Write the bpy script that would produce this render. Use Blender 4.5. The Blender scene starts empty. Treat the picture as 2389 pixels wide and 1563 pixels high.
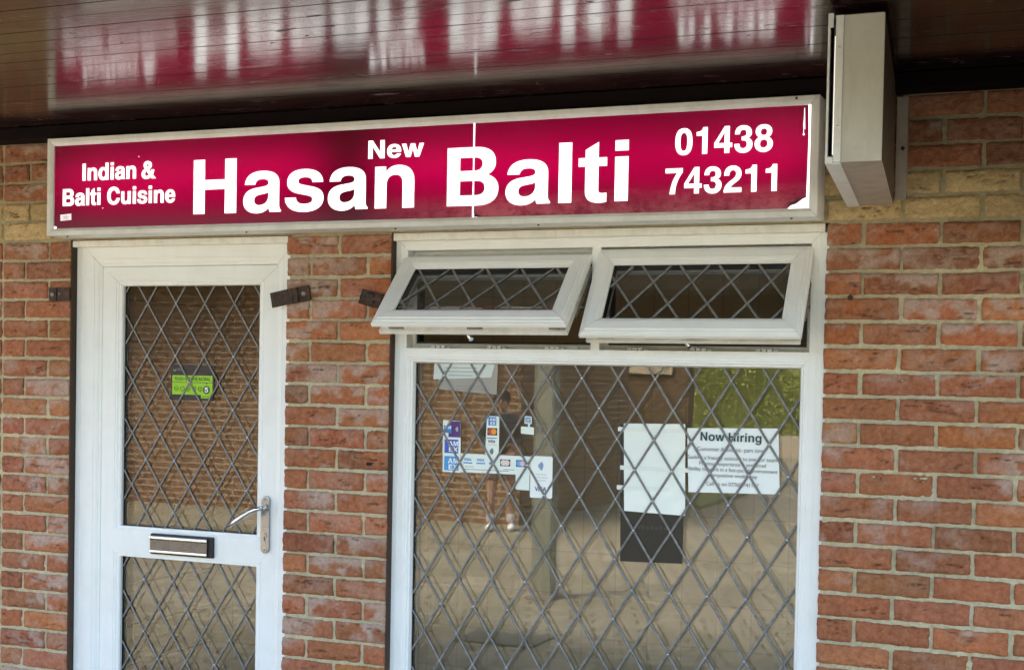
import bpy, bmesh, math, random
import numpy as np
from mathutils import Vector, Matrix, Euler
random.seed(7); RNG = np.random.default_rng(11)
sc = bpy.context.scene
C = sc.collection
PI = math.pi
# ------------------------------------------------------------------ camera
cam = bpy.data.cameras.new('camera')
cam.sensor_width = 36.0; cam.sensor_fit = 'HORIZONTAL'
cam.lens = 36.0 * 3316.04 / 2389.0
cam.shift_x = 26.18 / 2389.0
cam.shift_y = 188.56 / 2389.0
cam.clip_end = 400; cam.clip_start = 0.05
camo = bpy.data.objects.new('camera', cam); C.objects.link(camo)
a_, b_, c_ = 0.393336869, -0.0291368257, -0.0186637307
base = Matrix.Rotation(a_, 3, 'Z') @ Matrix.Rotation(b_, 3, 'X') @ Matrix.Rotation(c_, 3, 'Y')
camo.rotation_euler = (base @ Matrix.Rotation(PI / 2, 3, 'X')).to_euler()
camo.location = (0.757941, -4.372473, 2.15 - 0.478999)
sc.camera = camo
# ------------------------------------------------------------------ sky, sun, exposure
SUN_EL, SUN_AZ = math.radians(50), math.radians(-38)     # azimuth measured from +Y, clockwise
world = bpy.data.worlds.new('World'); sc.world = world; world.use_nodes = True
wn = world.node_tree.nodes; wl = world.node_tree.links
sky = wn.new('ShaderNodeTexSky'); sky.sky_type = 'NISHITA'; sky.sun_disc = False
sky.sun_elevation = SUN_EL; sky.sun_rotation = SUN_AZ
sky.air_density = 1.0; sky.dust_density = 4.0; sky.ozone_density = 1.0
tint = wn.new('ShaderNodeMix'); tint.data_type = 'RGBA'; tint.blend_type = 'MULTIPLY'; tint.inputs[0].default_value = 1.0
tint.inputs[7].default_value = (1.0, 1.01, .97, 1); wl.new(sky.outputs[0], tint.inputs[6])     # thin overcast: less blue than a clear sky
wl.new(tint.outputs[2], wn['Background'].inputs['Color'])
wn['Background'].inputs['Strength'].default_value = 0.15
sun = bpy.data.lights.new('sun', 'SUN'); sun.energy = 0.9; sun.angle = math.radians(20)
sun.color = (1.0, 0.95, 0.87)
suno = bpy.data.objects.new('sun', sun); C.objects.link(suno)
sd = Vector((math.sin(SUN_AZ) * math.cos(SUN_EL), math.cos(SUN_AZ) * math.cos(SUN_EL), math.sin(SUN_EL)))
suno.rotation_euler = sd.to_track_quat('Z', 'Y').to_euler()
sc.view_settings.view_transform = 'Standard'; sc.view_settings.look = 'None'
sc.view_settings.gamma = 1.0; sc.view_settings.use_curve_mapping = False
EXPO = 2.78; sc.view_settings.exposure = EXPO
sc.cycles.use_denoising = True
sc.cycles.max_bounces = 10; sc.cycles.transparent_max_bounces = 24
sc.cycles.glossy_bounces = 5; sc.cycles.diffuse_bounces = 5
sc.cycles.sample_clamp_indirect = 8.0
sc.cycles.caustics_reflective = False; sc.cycles.caustics_refractive = False

# ------------------------------------------------------------------ helpers
def mesh_obj(name, bm, mats, parent=None, smooth=False):
    me = bpy.data.meshes.new(name)
    bm.normal_update(); bm.to_mesh(me); bm.free()
    if not isinstance(mats, (list, tuple)): mats = [mats]
    for m in mats: me.materials.append(m)
    if smooth:
        for p in me.polygons: p.use_smooth = True
    o = bpy.data.objects.new(name, me); C.objects.link(o)
    if parent is not None: o.parent = parent
    return o
def thing(name, label, cat, loc=(0, 0, 0), group=None, kind=None):
    o = bpy.data.objects.new(name, None); C.objects.link(o); o.location = loc
    o.empty_display_size = 0.1
    tag(o, label, cat, group, kind); return o
def tag(o, label, cat, group=None, kind=None):
    if label: o['label'] = label
    if cat: o['category'] = cat
    if group: o['group'] = group
    if kind: o['kind'] = kind
    return o
def box(bm, x0, x1, y0, y1, z0, z1, mi=0, bevel=0.0):
    vs = [bm.verts.new(p) for p in ((x0,y0,z0),(x1,y0,z0),(x1,y1,z0),(x0,y1,z0),(x0,y0,z1),(x1,y0,z1),(x1,y1,z1),(x0,y1,z1))]
    fs = [bm.faces.new([vs[i] for i in f]) for f in ((0,1,5,4),(1,2,6,5),(2,3,7,6),(3,0,4,7),(4,5,6,7),(3,2,1,0))]
    for f in fs: f.material_index = mi
    if bevel:
        es = list({e for f in fs for e in f.edges})
        r = bmesh.ops.bevel(bm, geom=es, offset=bevel, segments=2, affect='EDGES', profile=0.6)
        for f in r['faces']: f.material_index = mi
    return vs
def prism(bm, pts, y0, y1, mi=0, bevel=0.0):
    """polygon pts (x,z) counter-clockwise seen from the front (-y), extruded y0..y1"""
    a = [bm.verts.new((x, y0, z)) for x, z in pts]; b = [bm.verts.new((x, y1, z)) for x, z in pts]
    n = len(pts); fs = [bm.faces.new(a)]
    fs.append(bm.faces.new(b[::-1]))
    for i in range(n):
        j = (i + 1) % n
        fs.append(bm.faces.new((a[j], a[i], b[i], b[j])))
    for f in fs: f.material_index = mi
    if bevel:
        es = [e for e in fs[0].edges]
        r = bmesh.ops.bevel(bm, geom=es, offset=bevel, segments=2, affect='EDGES', profile=0.6)
        for f in r['faces']: f.material_index = mi
    return a + b
def ring(bm, x0, x1, z0, z1, prof, gap=0.0004, sz_top=1.0, sz_bot=1.0, mi=0, wr=1.0):
    """four mitred bars; prof = [(w, y)...] from the outer edge inwards"""
    def side(P):                       # P(w, y, end) -> point
        rows = [(bm.verts.new(P(w, y, 0)), bm.verts.new(P(w, y, 1))) for w, y in prof]
        for (a, b), (c, d) in zip(rows, rows[1:]):
            f = bm.faces.new((a, b, d, c)); f.material_index = mi
    g = gap
    side(lambda w, y, e: (x0 + w, y, (z0 + w * sz_bot + g) if e == 0 else (z1 - w * sz_top - g)))
    side(lambda w, y, e: (x1 - w * wr, y, (z1 - w * sz_top - g) if e == 0 else (z0 + w * sz_bot + g)))
    side(lambda w, y, e: ((x0 + w + g) if e == 0 else (x1 - w * wr - g), y, z1 - w * sz_top))
    side(lambda w, y, e: ((x1 - w * wr - g) if e == 0 else (x0 + w + g), y, z0 + w * sz_bot))
def tube(bm, pts, r, n=10, mi=0, cap=True):
    pts = [Vector(p) for p in pts]; rs = r if isinstance(r, (list, tuple)) else [r] * len(pts)
    rings = []
    for i, p in enumerate(pts):
        t = (pts[min(i + 1, len(pts) - 1)] - pts[max(i - 1, 0)]).normalized()
        u = t.cross(Vector((0, 0, 1)));
        if u.length < 1e-3: u = t.cross(Vector((0, 1, 0)))
        u.normalize(); v = t.cross(u)
        rings.append([bm.verts.new(p + rs[i] * (math.cos(2 * PI * k / n) * u + math.sin(2 * PI * k / n) * v)) for k in range(n)])
    for a, b in zip(rings, rings[1:]):
        for k in range(n):
            f = bm.faces.new((a[k], a[(k + 1) % n], b[(k + 1) % n], b[k])); f.material_index = mi; f.smooth = True
    if cap:
        f = bm.faces.new(rings[0][::-1]); f.material_index = mi
        f = bm.faces.new(rings[-1]); f.material_index = mi
def ball(bm, c, r, sx=1, sy=1, sz=1, mi=0, seg=10):
    r_ = bmesh.ops.create_uvsphere(bm, u_segments=seg, v_segments=max(6, seg // 2), radius=r)
    for v in r_['verts']: v.co = Vector((v.co.x * sx, v.co.y * sy, v.co.z * sz)) + Vector(c)
    for f in {f for v in r_['verts'] for f in v.link_faces}: f.material_index = mi; f.smooth = True
def disc(bm, c, r, y0, y1, mi=0, n=20):
    prism(bm, [(c[0] + r * math.cos(2 * PI * k / n), c[1] + r * math.sin(2 * PI * k / n)) for k in range(n)], y0, y1, mi)

# ------------------------------------------------------------------ materials
def mat(name, col=(.5, .5, .5), rough=.5, metal=0., spec=.5, coat=0., emit=None, estr=0.):
    m = bpy.data.materials.new(name); m.use_nodes = True
    b = m.node_tree.nodes['Principled BSDF']
    b.inputs['Base Color'].default_value = (*col, 1); b.inputs['Roughness'].default_value = rough
    b.inputs['Metallic'].default_value = metal; b.inputs['Specular IOR Level'].default_value = spec
    b.inputs['Coat Weight'].default_value = coat; b.inputs['Coat Roughness'].default_value = .1
    if emit: b.inputs['Emission Color'].default_value = (*emit, 1); b.inputs['Emission Strength'].default_value = estr
    return m
class NT:
    def __init__(s, m): s.t = m.node_tree; s.n = s.t.nodes; s.l = s.t.links; s.b = s.n.get('Principled BSDF')
    def add(s, typ, **kw):
        n = s.n.new(typ)
        for k, v in kw.items():
            if k == 'inp':
                for kk, vv in v.items(): n.inputs[kk].default_value = vv
            else: setattr(n, k, v)
        return n
    def link(s, a, b): s.l.new(a, b)
    def coord(s, scale=(1, 1, 1), out='Object', loc=(0, 0, 0), rot=(0, 0, 0)):
        tc = s.add('ShaderNodeTexCoord'); mp = s.add('ShaderNodeMapping')
        mp.inputs['Scale'].default_value = scale; mp.inputs['Location'].default_value = loc; mp.inputs['Rotation'].default_value = rot
        s.link(tc.outputs[out], mp.inputs[0]); return mp.outputs[0]
    def noise(s, vec, scale, detail=4, rough=.55, dist=0.):
        n = s.add('ShaderNodeTexNoise'); n.inputs['Scale'].default_value = scale; n.inputs['Detail'].default_value = detail
        n.inputs['Roughness'].default_value = rough; n.inputs['Distortion'].default_value = dist
        s.link(vec, n.inputs['Vector']); return n.outputs['Fac']
    def ramp(s, fac, stops):
        r = s.add('ShaderNodeValToRGB'); e = r.color_ramp.elements
        while len(e) < len(stops): e.new(.5)
        for i, (p, c) in enumerate(stops):
            e[i].position = p; e[i].color = (*c, 1) if len(c) == 3 else c
        s.link(fac, r.inputs[0]); return r.outputs[0]
    def mix(s, fac, a, b, mode='MIX'):
        m = s.add('ShaderNodeMix', data_type='RGBA', blend_type=mode)
        for k, v in ((0, fac), (6, a), (7, b)):
            if isinstance(v, (int, float)): m.inputs[k].default_value = v
            elif isinstance(v, tuple): m.inputs[k].default_value = (*v, 1)
            else: s.link(v, m.inputs[k])
        return m.outputs[2]
    def math(s, op, a, b=0., c=0.):
        m = s.add('ShaderNodeMath', operation=op)
        for k, v in enumerate((a, b, c)):
            if isinstance(v, (int, float)): m.inputs[k].default_value = v
            else: s.link(v, m.inputs[k])
        return m.outputs[0]
    def bump(s, h, strength=.3, dist=.002):
        b = s.add('ShaderNodeBump'); b.inputs['Strength'].default_value = strength; b.inputs['Distance'].default_value = dist
        s.link(h, b.inputs['Height']); s.link(b.outputs[0], s.b.inputs['Normal']); return b
    def sep(s, vec):
        n = s.add('ShaderNodeSeparateXYZ'); s.link(vec, n.inputs[0]); return n.outputs

def weathered(name, col, dirt, rough=.4, amt=.5, scale=18, bump=.08, metal=0., spec=.5, coat=0.):
    """paint or plastic with faint streaks, grime blotches and specks"""
    m = mat(name, col, rough, metal, spec, coat=coat); t = NT(m)
    v = t.coord((1, 1, 1)); vs = t.coord((1, 1, .12))
    n1 = t.noise(v, scale, 6, .6); n2 = t.noise(vs, scale * 3.2, 4, .6); n3 = t.noise(v, scale * 14, 3, .5)
    f = t.math('MULTIPLY', t.ramp(n1, [(.45, (0, 0, 0)), (.78, (1, 1, 1))]), amt)
    f2 = t.math('MULTIPLY', t.ramp(n2, [(.50, (0, 0, 0)), (.85, (1, 1, 1))]), amt * .8)
    f3 = t.math('MULTIPLY', t.ramp(n3, [(.66, (0, 0, 0)), (.74, (1, 1, 1))]), amt * .5)
    ff = t.math('MAXIMUM', t.math('MAXIMUM', f, f2), f3)
    t.link(t.mix(ff, tuple(col), tuple(dirt)), t.b.inputs['Base Color'])
    rr = t.math('MULTIPLY_ADD', n1, .25, rough - .1); t.link(rr, t.b.inputs['Roughness'])
    t.bump(t.noise(v, scale * 5, 3), bump, .001)
    return m
M = {}
M['upvc'] = weathered('white_upvc', (.86, .87, .86), (.50, .47, .38), .33, .16, 9, .03)
M['upvc_old'] = weathered('aged_upvc', (.78, .76, .71), (.42, .36, .26), .4, .5, 22, .05)
M['sign_frame'] = weathered('painted_sign_frame', (.79, .81, .82), (.38, .36, .32), .42, .4, 12, .06)
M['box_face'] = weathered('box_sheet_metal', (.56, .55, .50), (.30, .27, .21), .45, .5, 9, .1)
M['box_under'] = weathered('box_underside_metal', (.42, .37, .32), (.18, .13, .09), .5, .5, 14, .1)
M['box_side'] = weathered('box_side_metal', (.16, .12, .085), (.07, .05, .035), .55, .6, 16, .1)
M['gasket'] = mat('black_gasket', (.006, .006, .008), .5)
M['dark'] = mat('dark_void', (.01, .009, .008), .8)
M['chrome'] = mat('polished_chrome', (.72, .72, .73), .09, 1.0)
M['satin'] = weathered('satin_metal_plate', (.34, .36, .40), (.22, .22, .22), .22, .4, 30, .05, metal=1.0)
M['rust'] = weathered('rusted_iron', (.020, .015, .013), (.16, .062, .032), .7, .9, 45, .9)
M['keep'] = weathered('grimy_lock_steel', (.30, .26, .22), (.04, .03, .02), .5, .9, 80, .3)
M['white_plastic'] = mat('white_plastic', (.8, .8, .78), .4)

def lead_material():
    m = mat('lead_came', (.15, .145, .14), .45, .1, .5); t = NT(m)
    v = t.coord(); n = t.noise(v, 60, 5)
    t.link(t.ramp(n, [(.3, (.125, .12, .115)), (.7, (.26, .252, .242))]), t.b.inputs['Base Color'])
    t.bump(t.noise(v, 300, 3), .3, .0006); return m
M['lead'] = lead_material()
M['solder'] = mat('bright_solder', (.75, .76, .78), .16, 1.0)

def glass_material(name, base, tint=(.985, .99, .985), wob=.012, wscale=3.0):
    m = bpy.data.materials.new(name); m.use_nodes = True; t = NT(m); t.n.remove(t.b)
    out = t.n['Material Output']
    tr = t.add('ShaderNodeBsdfTransparent'); tr.inputs[0].default_value = (*tint, 1)
    gl = t.add('ShaderNodeBsdfGlossy'); gl.inputs['Roughness'].default_value = 0.004; gl.distribution = 'GGX'; gl.inputs[0].default_value = (1, .99, .95, 1)
    fr = t.add('ShaderNodeFresnel'); fr.inputs[0].default_value = 1.5
    f = t.math('ADD', fr.outputs[0], base)
    mx = t.add('ShaderNodeMixShader'); t.link(f, mx.inputs[0]); t.link(tr.outputs[0], mx.inputs[1]); t.link(gl.outputs[0], mx.inputs[2])
    v = t.coord(); n = t.noise(v, wscale, 3, .5)
    n2 = t.noise(v, wscale * 7, 2, .5)
    h = t.math('MULTIPLY_ADD', n2, .06, n)
    b = t.add('ShaderNodeBump'); b.inputs['Strength'].default_value = 1.0; b.inputs['Distance'].default_value = wob
    t.link(h, b.inputs['Height']); t.link(b.outputs[0], gl.inputs['Normal'])
    t.link(mx.outputs[0], out.inputs[0]); return m
M['glass'] = glass_material('window_glass', .05, wob=.00013)
M['glass_in'] = glass_material('inner_glass', .035, wob=.00018, wscale=4)
M['glass_sash'] = glass_material('sash_glass', .0, wob=.0003)

def brick_material():
    m = mat('handmade_brick', (.4, .1, .05), .85, 0, .25); t = NT(m)
    at = t.add('ShaderNodeVertexColor'); at.layer_name = 'Col'
    v = t.coord(); n = t.noise(v, 55, 6, .62); n2 = t.noise(v, 260, 3, .6)
    n3 = t.noise(t.coord((1, 1, 2.2)), 120, 4, .65, .6)
    c = t.mix(t.ramp(n, [(.33, (0, 0, 0)), (.72, (1, 1, 1))]), at.outputs[0], at.outputs[0], 'MULTIPLY')
    dk = t.mix(.45, at.outputs[0], t.mix(1.0, at.outputs[0], (.62, .45, .42), 'MULTIPLY'))
    lt = t.mix(.22, at.outputs[0], (.62, .36, .24))
    c = t.mix(t.ramp(n, [(.32, (0, 0, 0)), (.68, (1, 1, 1))]), dk, lt)
    sp = t.ramp(n2, [(.27, (1, 1, 1)), (.36, (0, 0, 0))])
    c = t.mix(t.math('MULTIPLY', sp, .75), c, (.045, .022, .016))
    sl = t.ramp(n3, [(.70, (0, 0, 0)), (.80, (1, 1, 1))])
    c = t.mix(t.math('MULTIPLY', sl, .35), c, (.60, .42, .32))
    t.link(c, t.b.inputs['Base Color'])
    h = t.math('ADD', t.math('MULTIPLY', n, .6), t.math('MULTIPLY_ADD', n3, .5, t.math('MULTIPLY', n2, .35)))
    t.bump(h, .9, .0075); return m
M['brick'] = brick_material()
def mortar_material():
    m = mat('lime_mortar', (.4, .35, .22), .95, 0, .15); t = NT(m)
    at = t.add('ShaderNodeVertexColor'); at.layer_name = 'Col'
    v = t.coord(); n = t.noise(v, 90, 6, .65); n2 = t.noise(v, 420, 3)
    c = t.mix(t.ramp(n, [(.3, (0, 0, 0)), (.7, (1, 1, 1))]), t.mix(.5, at.outputs[0], (.20, .165, .095)), at.outputs[0])
    t.link(t.mix(t.math('MULTIPLY', n2, .25), c, (.65, .6, .45)), t.b.inputs['Base Color'])
    t.bump(t.math('ADD', n, t.math('MULTIPLY', n2, .5)), .9, .004); return m
M['mortar'] = mortar_material()

def soffit_material():
    m = mat('varnished_maroon_boards', (.05, .012, .012), .2, 0, .5, coat=0.); t = NT(m)
    v = t.coord((.35, 1, 1)); n = t.noise(v, 26, 6, .6, .3); v2 = t.coord((.10, 1, 1)); g = t.noise(v2, 130, 4, .6)
    c = t.ramp(n, [(.25, (.016, .0045, .005)), (.75, (.034, .010, .010))])
    ch = t.noise(t.coord((.45, 1.6, 1), rot=(0, 0, .35)), 16, 5, .7, 1.2)
    chip = t.ramp(ch, [(.635, (0, 0, 0)), (.66, (1, 1, 1))])
    dust = t.ramp(t.noise(t.coord((.5, 1.2, 1)), 7, 6, .7, .5), [(.52, (0, 0, 0)), (.8, (1, 1, 1))])
    c = t.mix(t.math('MULTIPLY', dust, .30), c, (.085, .055, .042))
    c = t.mix(t.math('MULTIPLY', chip, .6), c, (.012, .008, .008))
    t.link(c, t.b.inputs['Base Color'])
    r = t.math('MULTIPLY_ADD', dust, .13, .105)
    r = t.math('MULTIPLY_ADD', chip, .4, r)
    r = t.math('MULTIPLY_ADD', g, .06, r)
    t.link(r, t.b.inputs['Roughness'])
    t.b.inputs['IOR'].default_value = 2.1
    t.bump(t.math('ADD', t.math('MULTIPLY', g, .5), n), .22, .0016); return m
M['soffit'] = soffit_material()
M['batten'] = mat('dark_painted_batten', (.005, .0025, .003), .7, 0, .1)

def sign_red_material():
    """backlit acrylic: red vinyl face lit by tubes behind it; dust and scuffs on the surface"""
    m = mat('backlit_red_acrylic', (.22, .0, .03), .12, 0, .22, coat=.0); t = NT(m)
    v = t.coord(); xyz = t.sep(v)
    # coordinates: x along the sign, z up (metres, world)
    x, z = xyz[0], xyz[2]
    zc = t.math('SUBTRACT', z, 2.345)
    row = t.math('POWER', 2.718, t.math('MULTIPLY', t.math('MULTIPLY', zc, zc), -85.0))      # tube height band
    # overlapping tube ends leave one dark gap at x=-1.66 and dim ends
    def dip(cx, w, amp):
        d = t.math('SUBTRACT', x, cx)
        return t.math('MULTIPLY', t.math('POWER', 2.718, t.math('MULTIPLY', t.math('MULTIPLY', d, d), -1.0 / (w * w))), amp)
    lo = t.math('SUBTRACT', 1.0, dip(-1.59, .15, .80))
    lo = t.math('SUBTRACT', lo, dip(-2.88, .16, .55))
    lo = t.math('SUBTRACT', lo, dip(-.45, .30, .12))
    lo = t.math('SUBTRACT', lo, dip(.02, .10, .45))
    blot = t.noise(t.coord((.8, 1, 4)), 3.0, 4, .55, .3)
    gl = t.math('MULTIPLY', t.math('MULTIPLY_ADD', row, .86, .14), lo)
    gl = t.math('MULTIPLY', gl, t.math('MULTIPLY_ADD', blot, .5, .74))
    e = t.mix(gl, (.02, .0, .002), (.47, .0, .056))
    dust = t.noise(v, 24, 6, .7); dn = t.noise(t.coord((1, 1, 3)), 7, 5, .7)
    low = t.math('SUBTRACT', 1.0, t.math('MULTIPLY', t.math('SUBTRACT', z, 2.185), 13.0)); low = t.math('MAXIMUM', t.math('MINIMUM', low, 1.0), 0.0)
    side = t.math('MINIMUM', t.math('MAXIMUM', t.math('MULTIPLY', t.math('ADD', x, 1.55), 2.2), 0.0), 1.0)
    dm = t.math('MULTIPLY', t.math('MULTIPLY', low, side), t.ramp(t.math('ADD', t.math('MULTIPLY', dust, .5), t.math('MULTIPLY', dn, .5)), [(.38, (0, 0, 0)), (.56, (1, 1, 1))]))
    dm = t.math('MULTIPLY', dm, .85)
    t.link(t.mix(dm, (.035, .0, .004), (.34, .17, .20)), t.b.inputs['Base Color'])
    t.link(t.math('MULTIPLY_ADD', dm, .45, .14), t.b.inputs['Roughness'])
    t.link(e, t.b.inputs['Emission Color']); t.b.inputs['Emission Strength'].default_value = 1.15 / 2 ** EXPO
    return m
def sign_white_material(name, col, s):
    m = mat(name, (.8, .8, .8), .18); t = NT(m)
    v = t.coord((.6, 1, 3)); n = t.noise(v, 6, 4, .6)
    t.link(t.ramp(n, [(.25, (.36, .41, .41)), (.62, (1.0, 1.0, .98))]), t.b.inputs['Emission Color'])
    t.b.inputs['Emission Strength'].default_value = s; return m
M['sign_red'] = sign_red_material()
M['sign_white'] = sign_white_material('backlit_white_acrylic', (1, 1, 1), 2.3 / 2 ** EXPO)
M['slit'] = mat('lit_gap', (.8, .8, .8), .5, emit=(1, .97, .85), estr=1.1 / 2 ** EXPO)

def paver_material():
    m = mat('block_paving', (.4, .33, .22), .9, 0, .2); t = NT(m)
    v = t.coord((1, 1, 1), rot=(0, 0, .35))
    br = t.add('ShaderNodeTexBrick'); t.link(v, br.inputs['Vector'])
    br.inputs['Scale'].default_value = 1.0; br.inputs['Brick Width'].default_value = .30; br.inputs['Row Height'].default_value = .15
    br.inputs['Mortar Size'].default_value = .010; br.inputs['Mortar Smooth'].default_value = .3
    br.inputs['Color1'].default_value = (.41, .36, .265, 1); br.inputs['Color2'].default_value = (.315, .272, .195, 1); br.inputs['Mortar'].default_value = (.15, .125, .08, 1)
    n = t.noise(t.coord(), .8, 6, .6); n2 = t.noise(t.coord(), 14, 5, .7)
    c = t.mix(t.ramp(n, [(.35, (0, 0, 0)), (.65, (1, 1, 1))]), br.outputs[0], t.mix(1., br.outputs[0], (.72, .72, .66), 'MULTIPLY'))
    c = t.mix(t.math('MULTIPLY', t.ramp(n2, [(.5, (0, 0, 0)), (.8, (1, 1, 1))]), .35), c, (.22, .18, .10))
    t.link(c, t.b.inputs['Base Color']); t.bump(br.outputs['Fac'], -.2, .005); return m
def wall_brick_tex(name, c1, c2, mo, w=.225, h=.075, ms=.012):
    m = mat(name, c1, .9, 0, .2); t = NT(m)
    v = t.coord((1, 1, 1), rot=(PI / 2, 0, 0))
    br = t.add('ShaderNodeTexBrick'); t.link(v, br.inputs['Vector'])
    br.inputs['Scale'].default_value = 1.0; br.inputs['Brick Width'].default_value = w; br.inputs['Row Height'].default_value = h
    br.inputs['Mortar Size'].default_value = ms
    br.inputs['Color1'].default_value = (*c1, 1); br.inputs['Color2'].default_value = (*c2, 1); br.inputs['Mortar'].default_value = (*mo, 1)
    n = t.noise(t.coord(), 2.5, 5, .6)
    t.link(t.mix(t.math('MULTIPLY', n, .5), br.outputs[0], t.mix(1., br.outputs[0], (.6, .55, .5), 'MULTIPLY')), t.b.inputs['Base Color'])
    return m
M['paver'] = paver_material()
M['rear_brick'] = wall_brick_tex('dark_rear_brick', (.13, .080, .052), (.105, .064, .042), (.19, .14, .095), .225, .075, .010)  # darker brick tone than the front building, with weak joint contrast
M['far_brick'] = wall_brick_tex('weathered_far_brick', (.22, .125, .075), (.18, .102, .062), (.35, .27, .18), .225, .075, .011)
def tile_material(name, c1, c2, grout, w, h, offs=0.0, rot=(PI / 2, 0, 0)):
    m = mat(name, c1, .35, 0, .4); t = NT(m)
    v = t.coord((1, 1, 1), rot=rot)
    br = t.add('ShaderNodeTexBrick'); br.offset = offs; t.link(v, br.inputs['Vector'])
    br.inputs['Scale'].default_value = 1.0; br.inputs['Brick Width'].default_value = w; br.inputs['Row Height'].default_value = h
    br.inputs['Mortar Size'].default_value = .0035
    br.inputs['Color1'].default_value = (*c1, 1); br.inputs['Color2'].default_value = (*c2, 1); br.inputs['Mortar'].default_value = (*grout, 1)
    n = t.noise(t.coord(), 3, 5, .6)
    t.link(t.mix(t.math('MULTIPLY', n, .4), br.outputs[0], t.mix(1., br.outputs[0], (.6, .55, .45), 'MULTIPLY')), t.b.inputs['Base Color'])
    t.bump(br.outputs['Fac'], -.3, .003); return m
M['tile'] = tile_material('brown_wall_tile', (.48, .355, .19), (.45, .33, .175), (.36, .26, .14), .165, .205)
M['tile_side'] = tile_material('brown_side_tile', (.46, .34, .18), (.42, .31, .165), (.12, .07, .03), .20, .25, rot=(PI / 2, 0, PI / 2))
M['floor_tile'] = tile_material('shop_floor_tile', (.50, .40, .27), (.46, .36, .24), (.15, .11, .07), .33, .33, rot=(0, 0, 0))
M['ceiling'] = mat('ceiling_paint', (.80, .76, .66), .9)

# ------------------------------------------------------------------ numpy noise
def vnoise(x, y, seed=0):
    xi = np.floor(x).astype(np.int64); yi = np.floor(y).astype(np.int64); xf = x - xi; yf = y - yi
    def h(a, b):
        n = (a * 374761393 + b * 668265263 + seed * 1274126177) & 0xffffffff
        n = ((n ^ (n >> 13)) * 1274126177) & 0xffffffff
        return ((n ^ (n >> 16)) & 0xffff) / 65535.0
    u = xf * xf * (3 - 2 * xf); w = yf * yf * (3 - 2 * yf)
    return (h(xi, yi) * (1 - u) + h(xi + 1, yi) * u) * (1 - w) + (h(xi, yi + 1) * (1 - u) + h(xi + 1, yi + 1) * u) * w
def fbm(x, y, seed=0, o=4):
    s = 0; a = .5; t = 0
    for k in range(o):
        s = s + a * vnoise(x, y, seed + k); t += a; a *= .5; x = x * 2.03 + 11.3; y = y * 2.03 + 5.7
    return s / t
def sstep(a, b, x):
    t = np.clip((x - a) / (b - a), 0, 1); return t * t * (3 - 2 * t)

# ------------------------------------------------------------------ the brick wall
class Acc:
    def __init__(s): s.v = []; s.f = []; s.c = []; s.n = 0
    def add(s, v, f, c): s.v.append(v); s.f.append(f + s.n); s.c.append(c); s.n += len(v)
    def build(s, name, m, parent):
        v = np.concatenate(s.v); f = np.concatenate(s.f); c = np.concatenate(s.c)
        me = bpy.data.meshes.new(name)
        me.vertices.add(len(v)); me.vertices.foreach_set('co', v.astype(np.float32).ravel())
        me.loops.add(len(f) * 4); me.polygons.add(len(f))
        me.loops.foreach_set('vertex_index', f.astype(np.int32).ravel())
        me.polygons.foreach_set('loop_start', (np.arange(len(f)) * 4).astype(np.int32))
        me.polygons.foreach_set('loop_total', np.full(len(f), 4, np.int32))
        me.polygons.foreach_set('use_smooth', np.ones(len(f), bool))
        me.update(calc_edges=True)
        ca = me.color_attributes.new('Col', 'FLOAT_COLOR', 'POINT')
        cc = np.ones((len(v), 4), np.float32); cc[:, :3] = c; ca.data.foreach_set('color', cc.ravel())
        me.materials.append(m); me.validate()
        o = bpy.data.objects.new(name, me); C.objects.link(o); o.parent = parent; return o
def grid_faces(nx, nz):
    i = np.arange(nx - 1)[:, None] * nz + np.arange(nz - 1)[None, :]
    i = i.ravel(); return np.stack([i, i + nz, i + nz + 1, i + 1], 1)
red = Acc(); cream = Acc(); mort = Acc()
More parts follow.
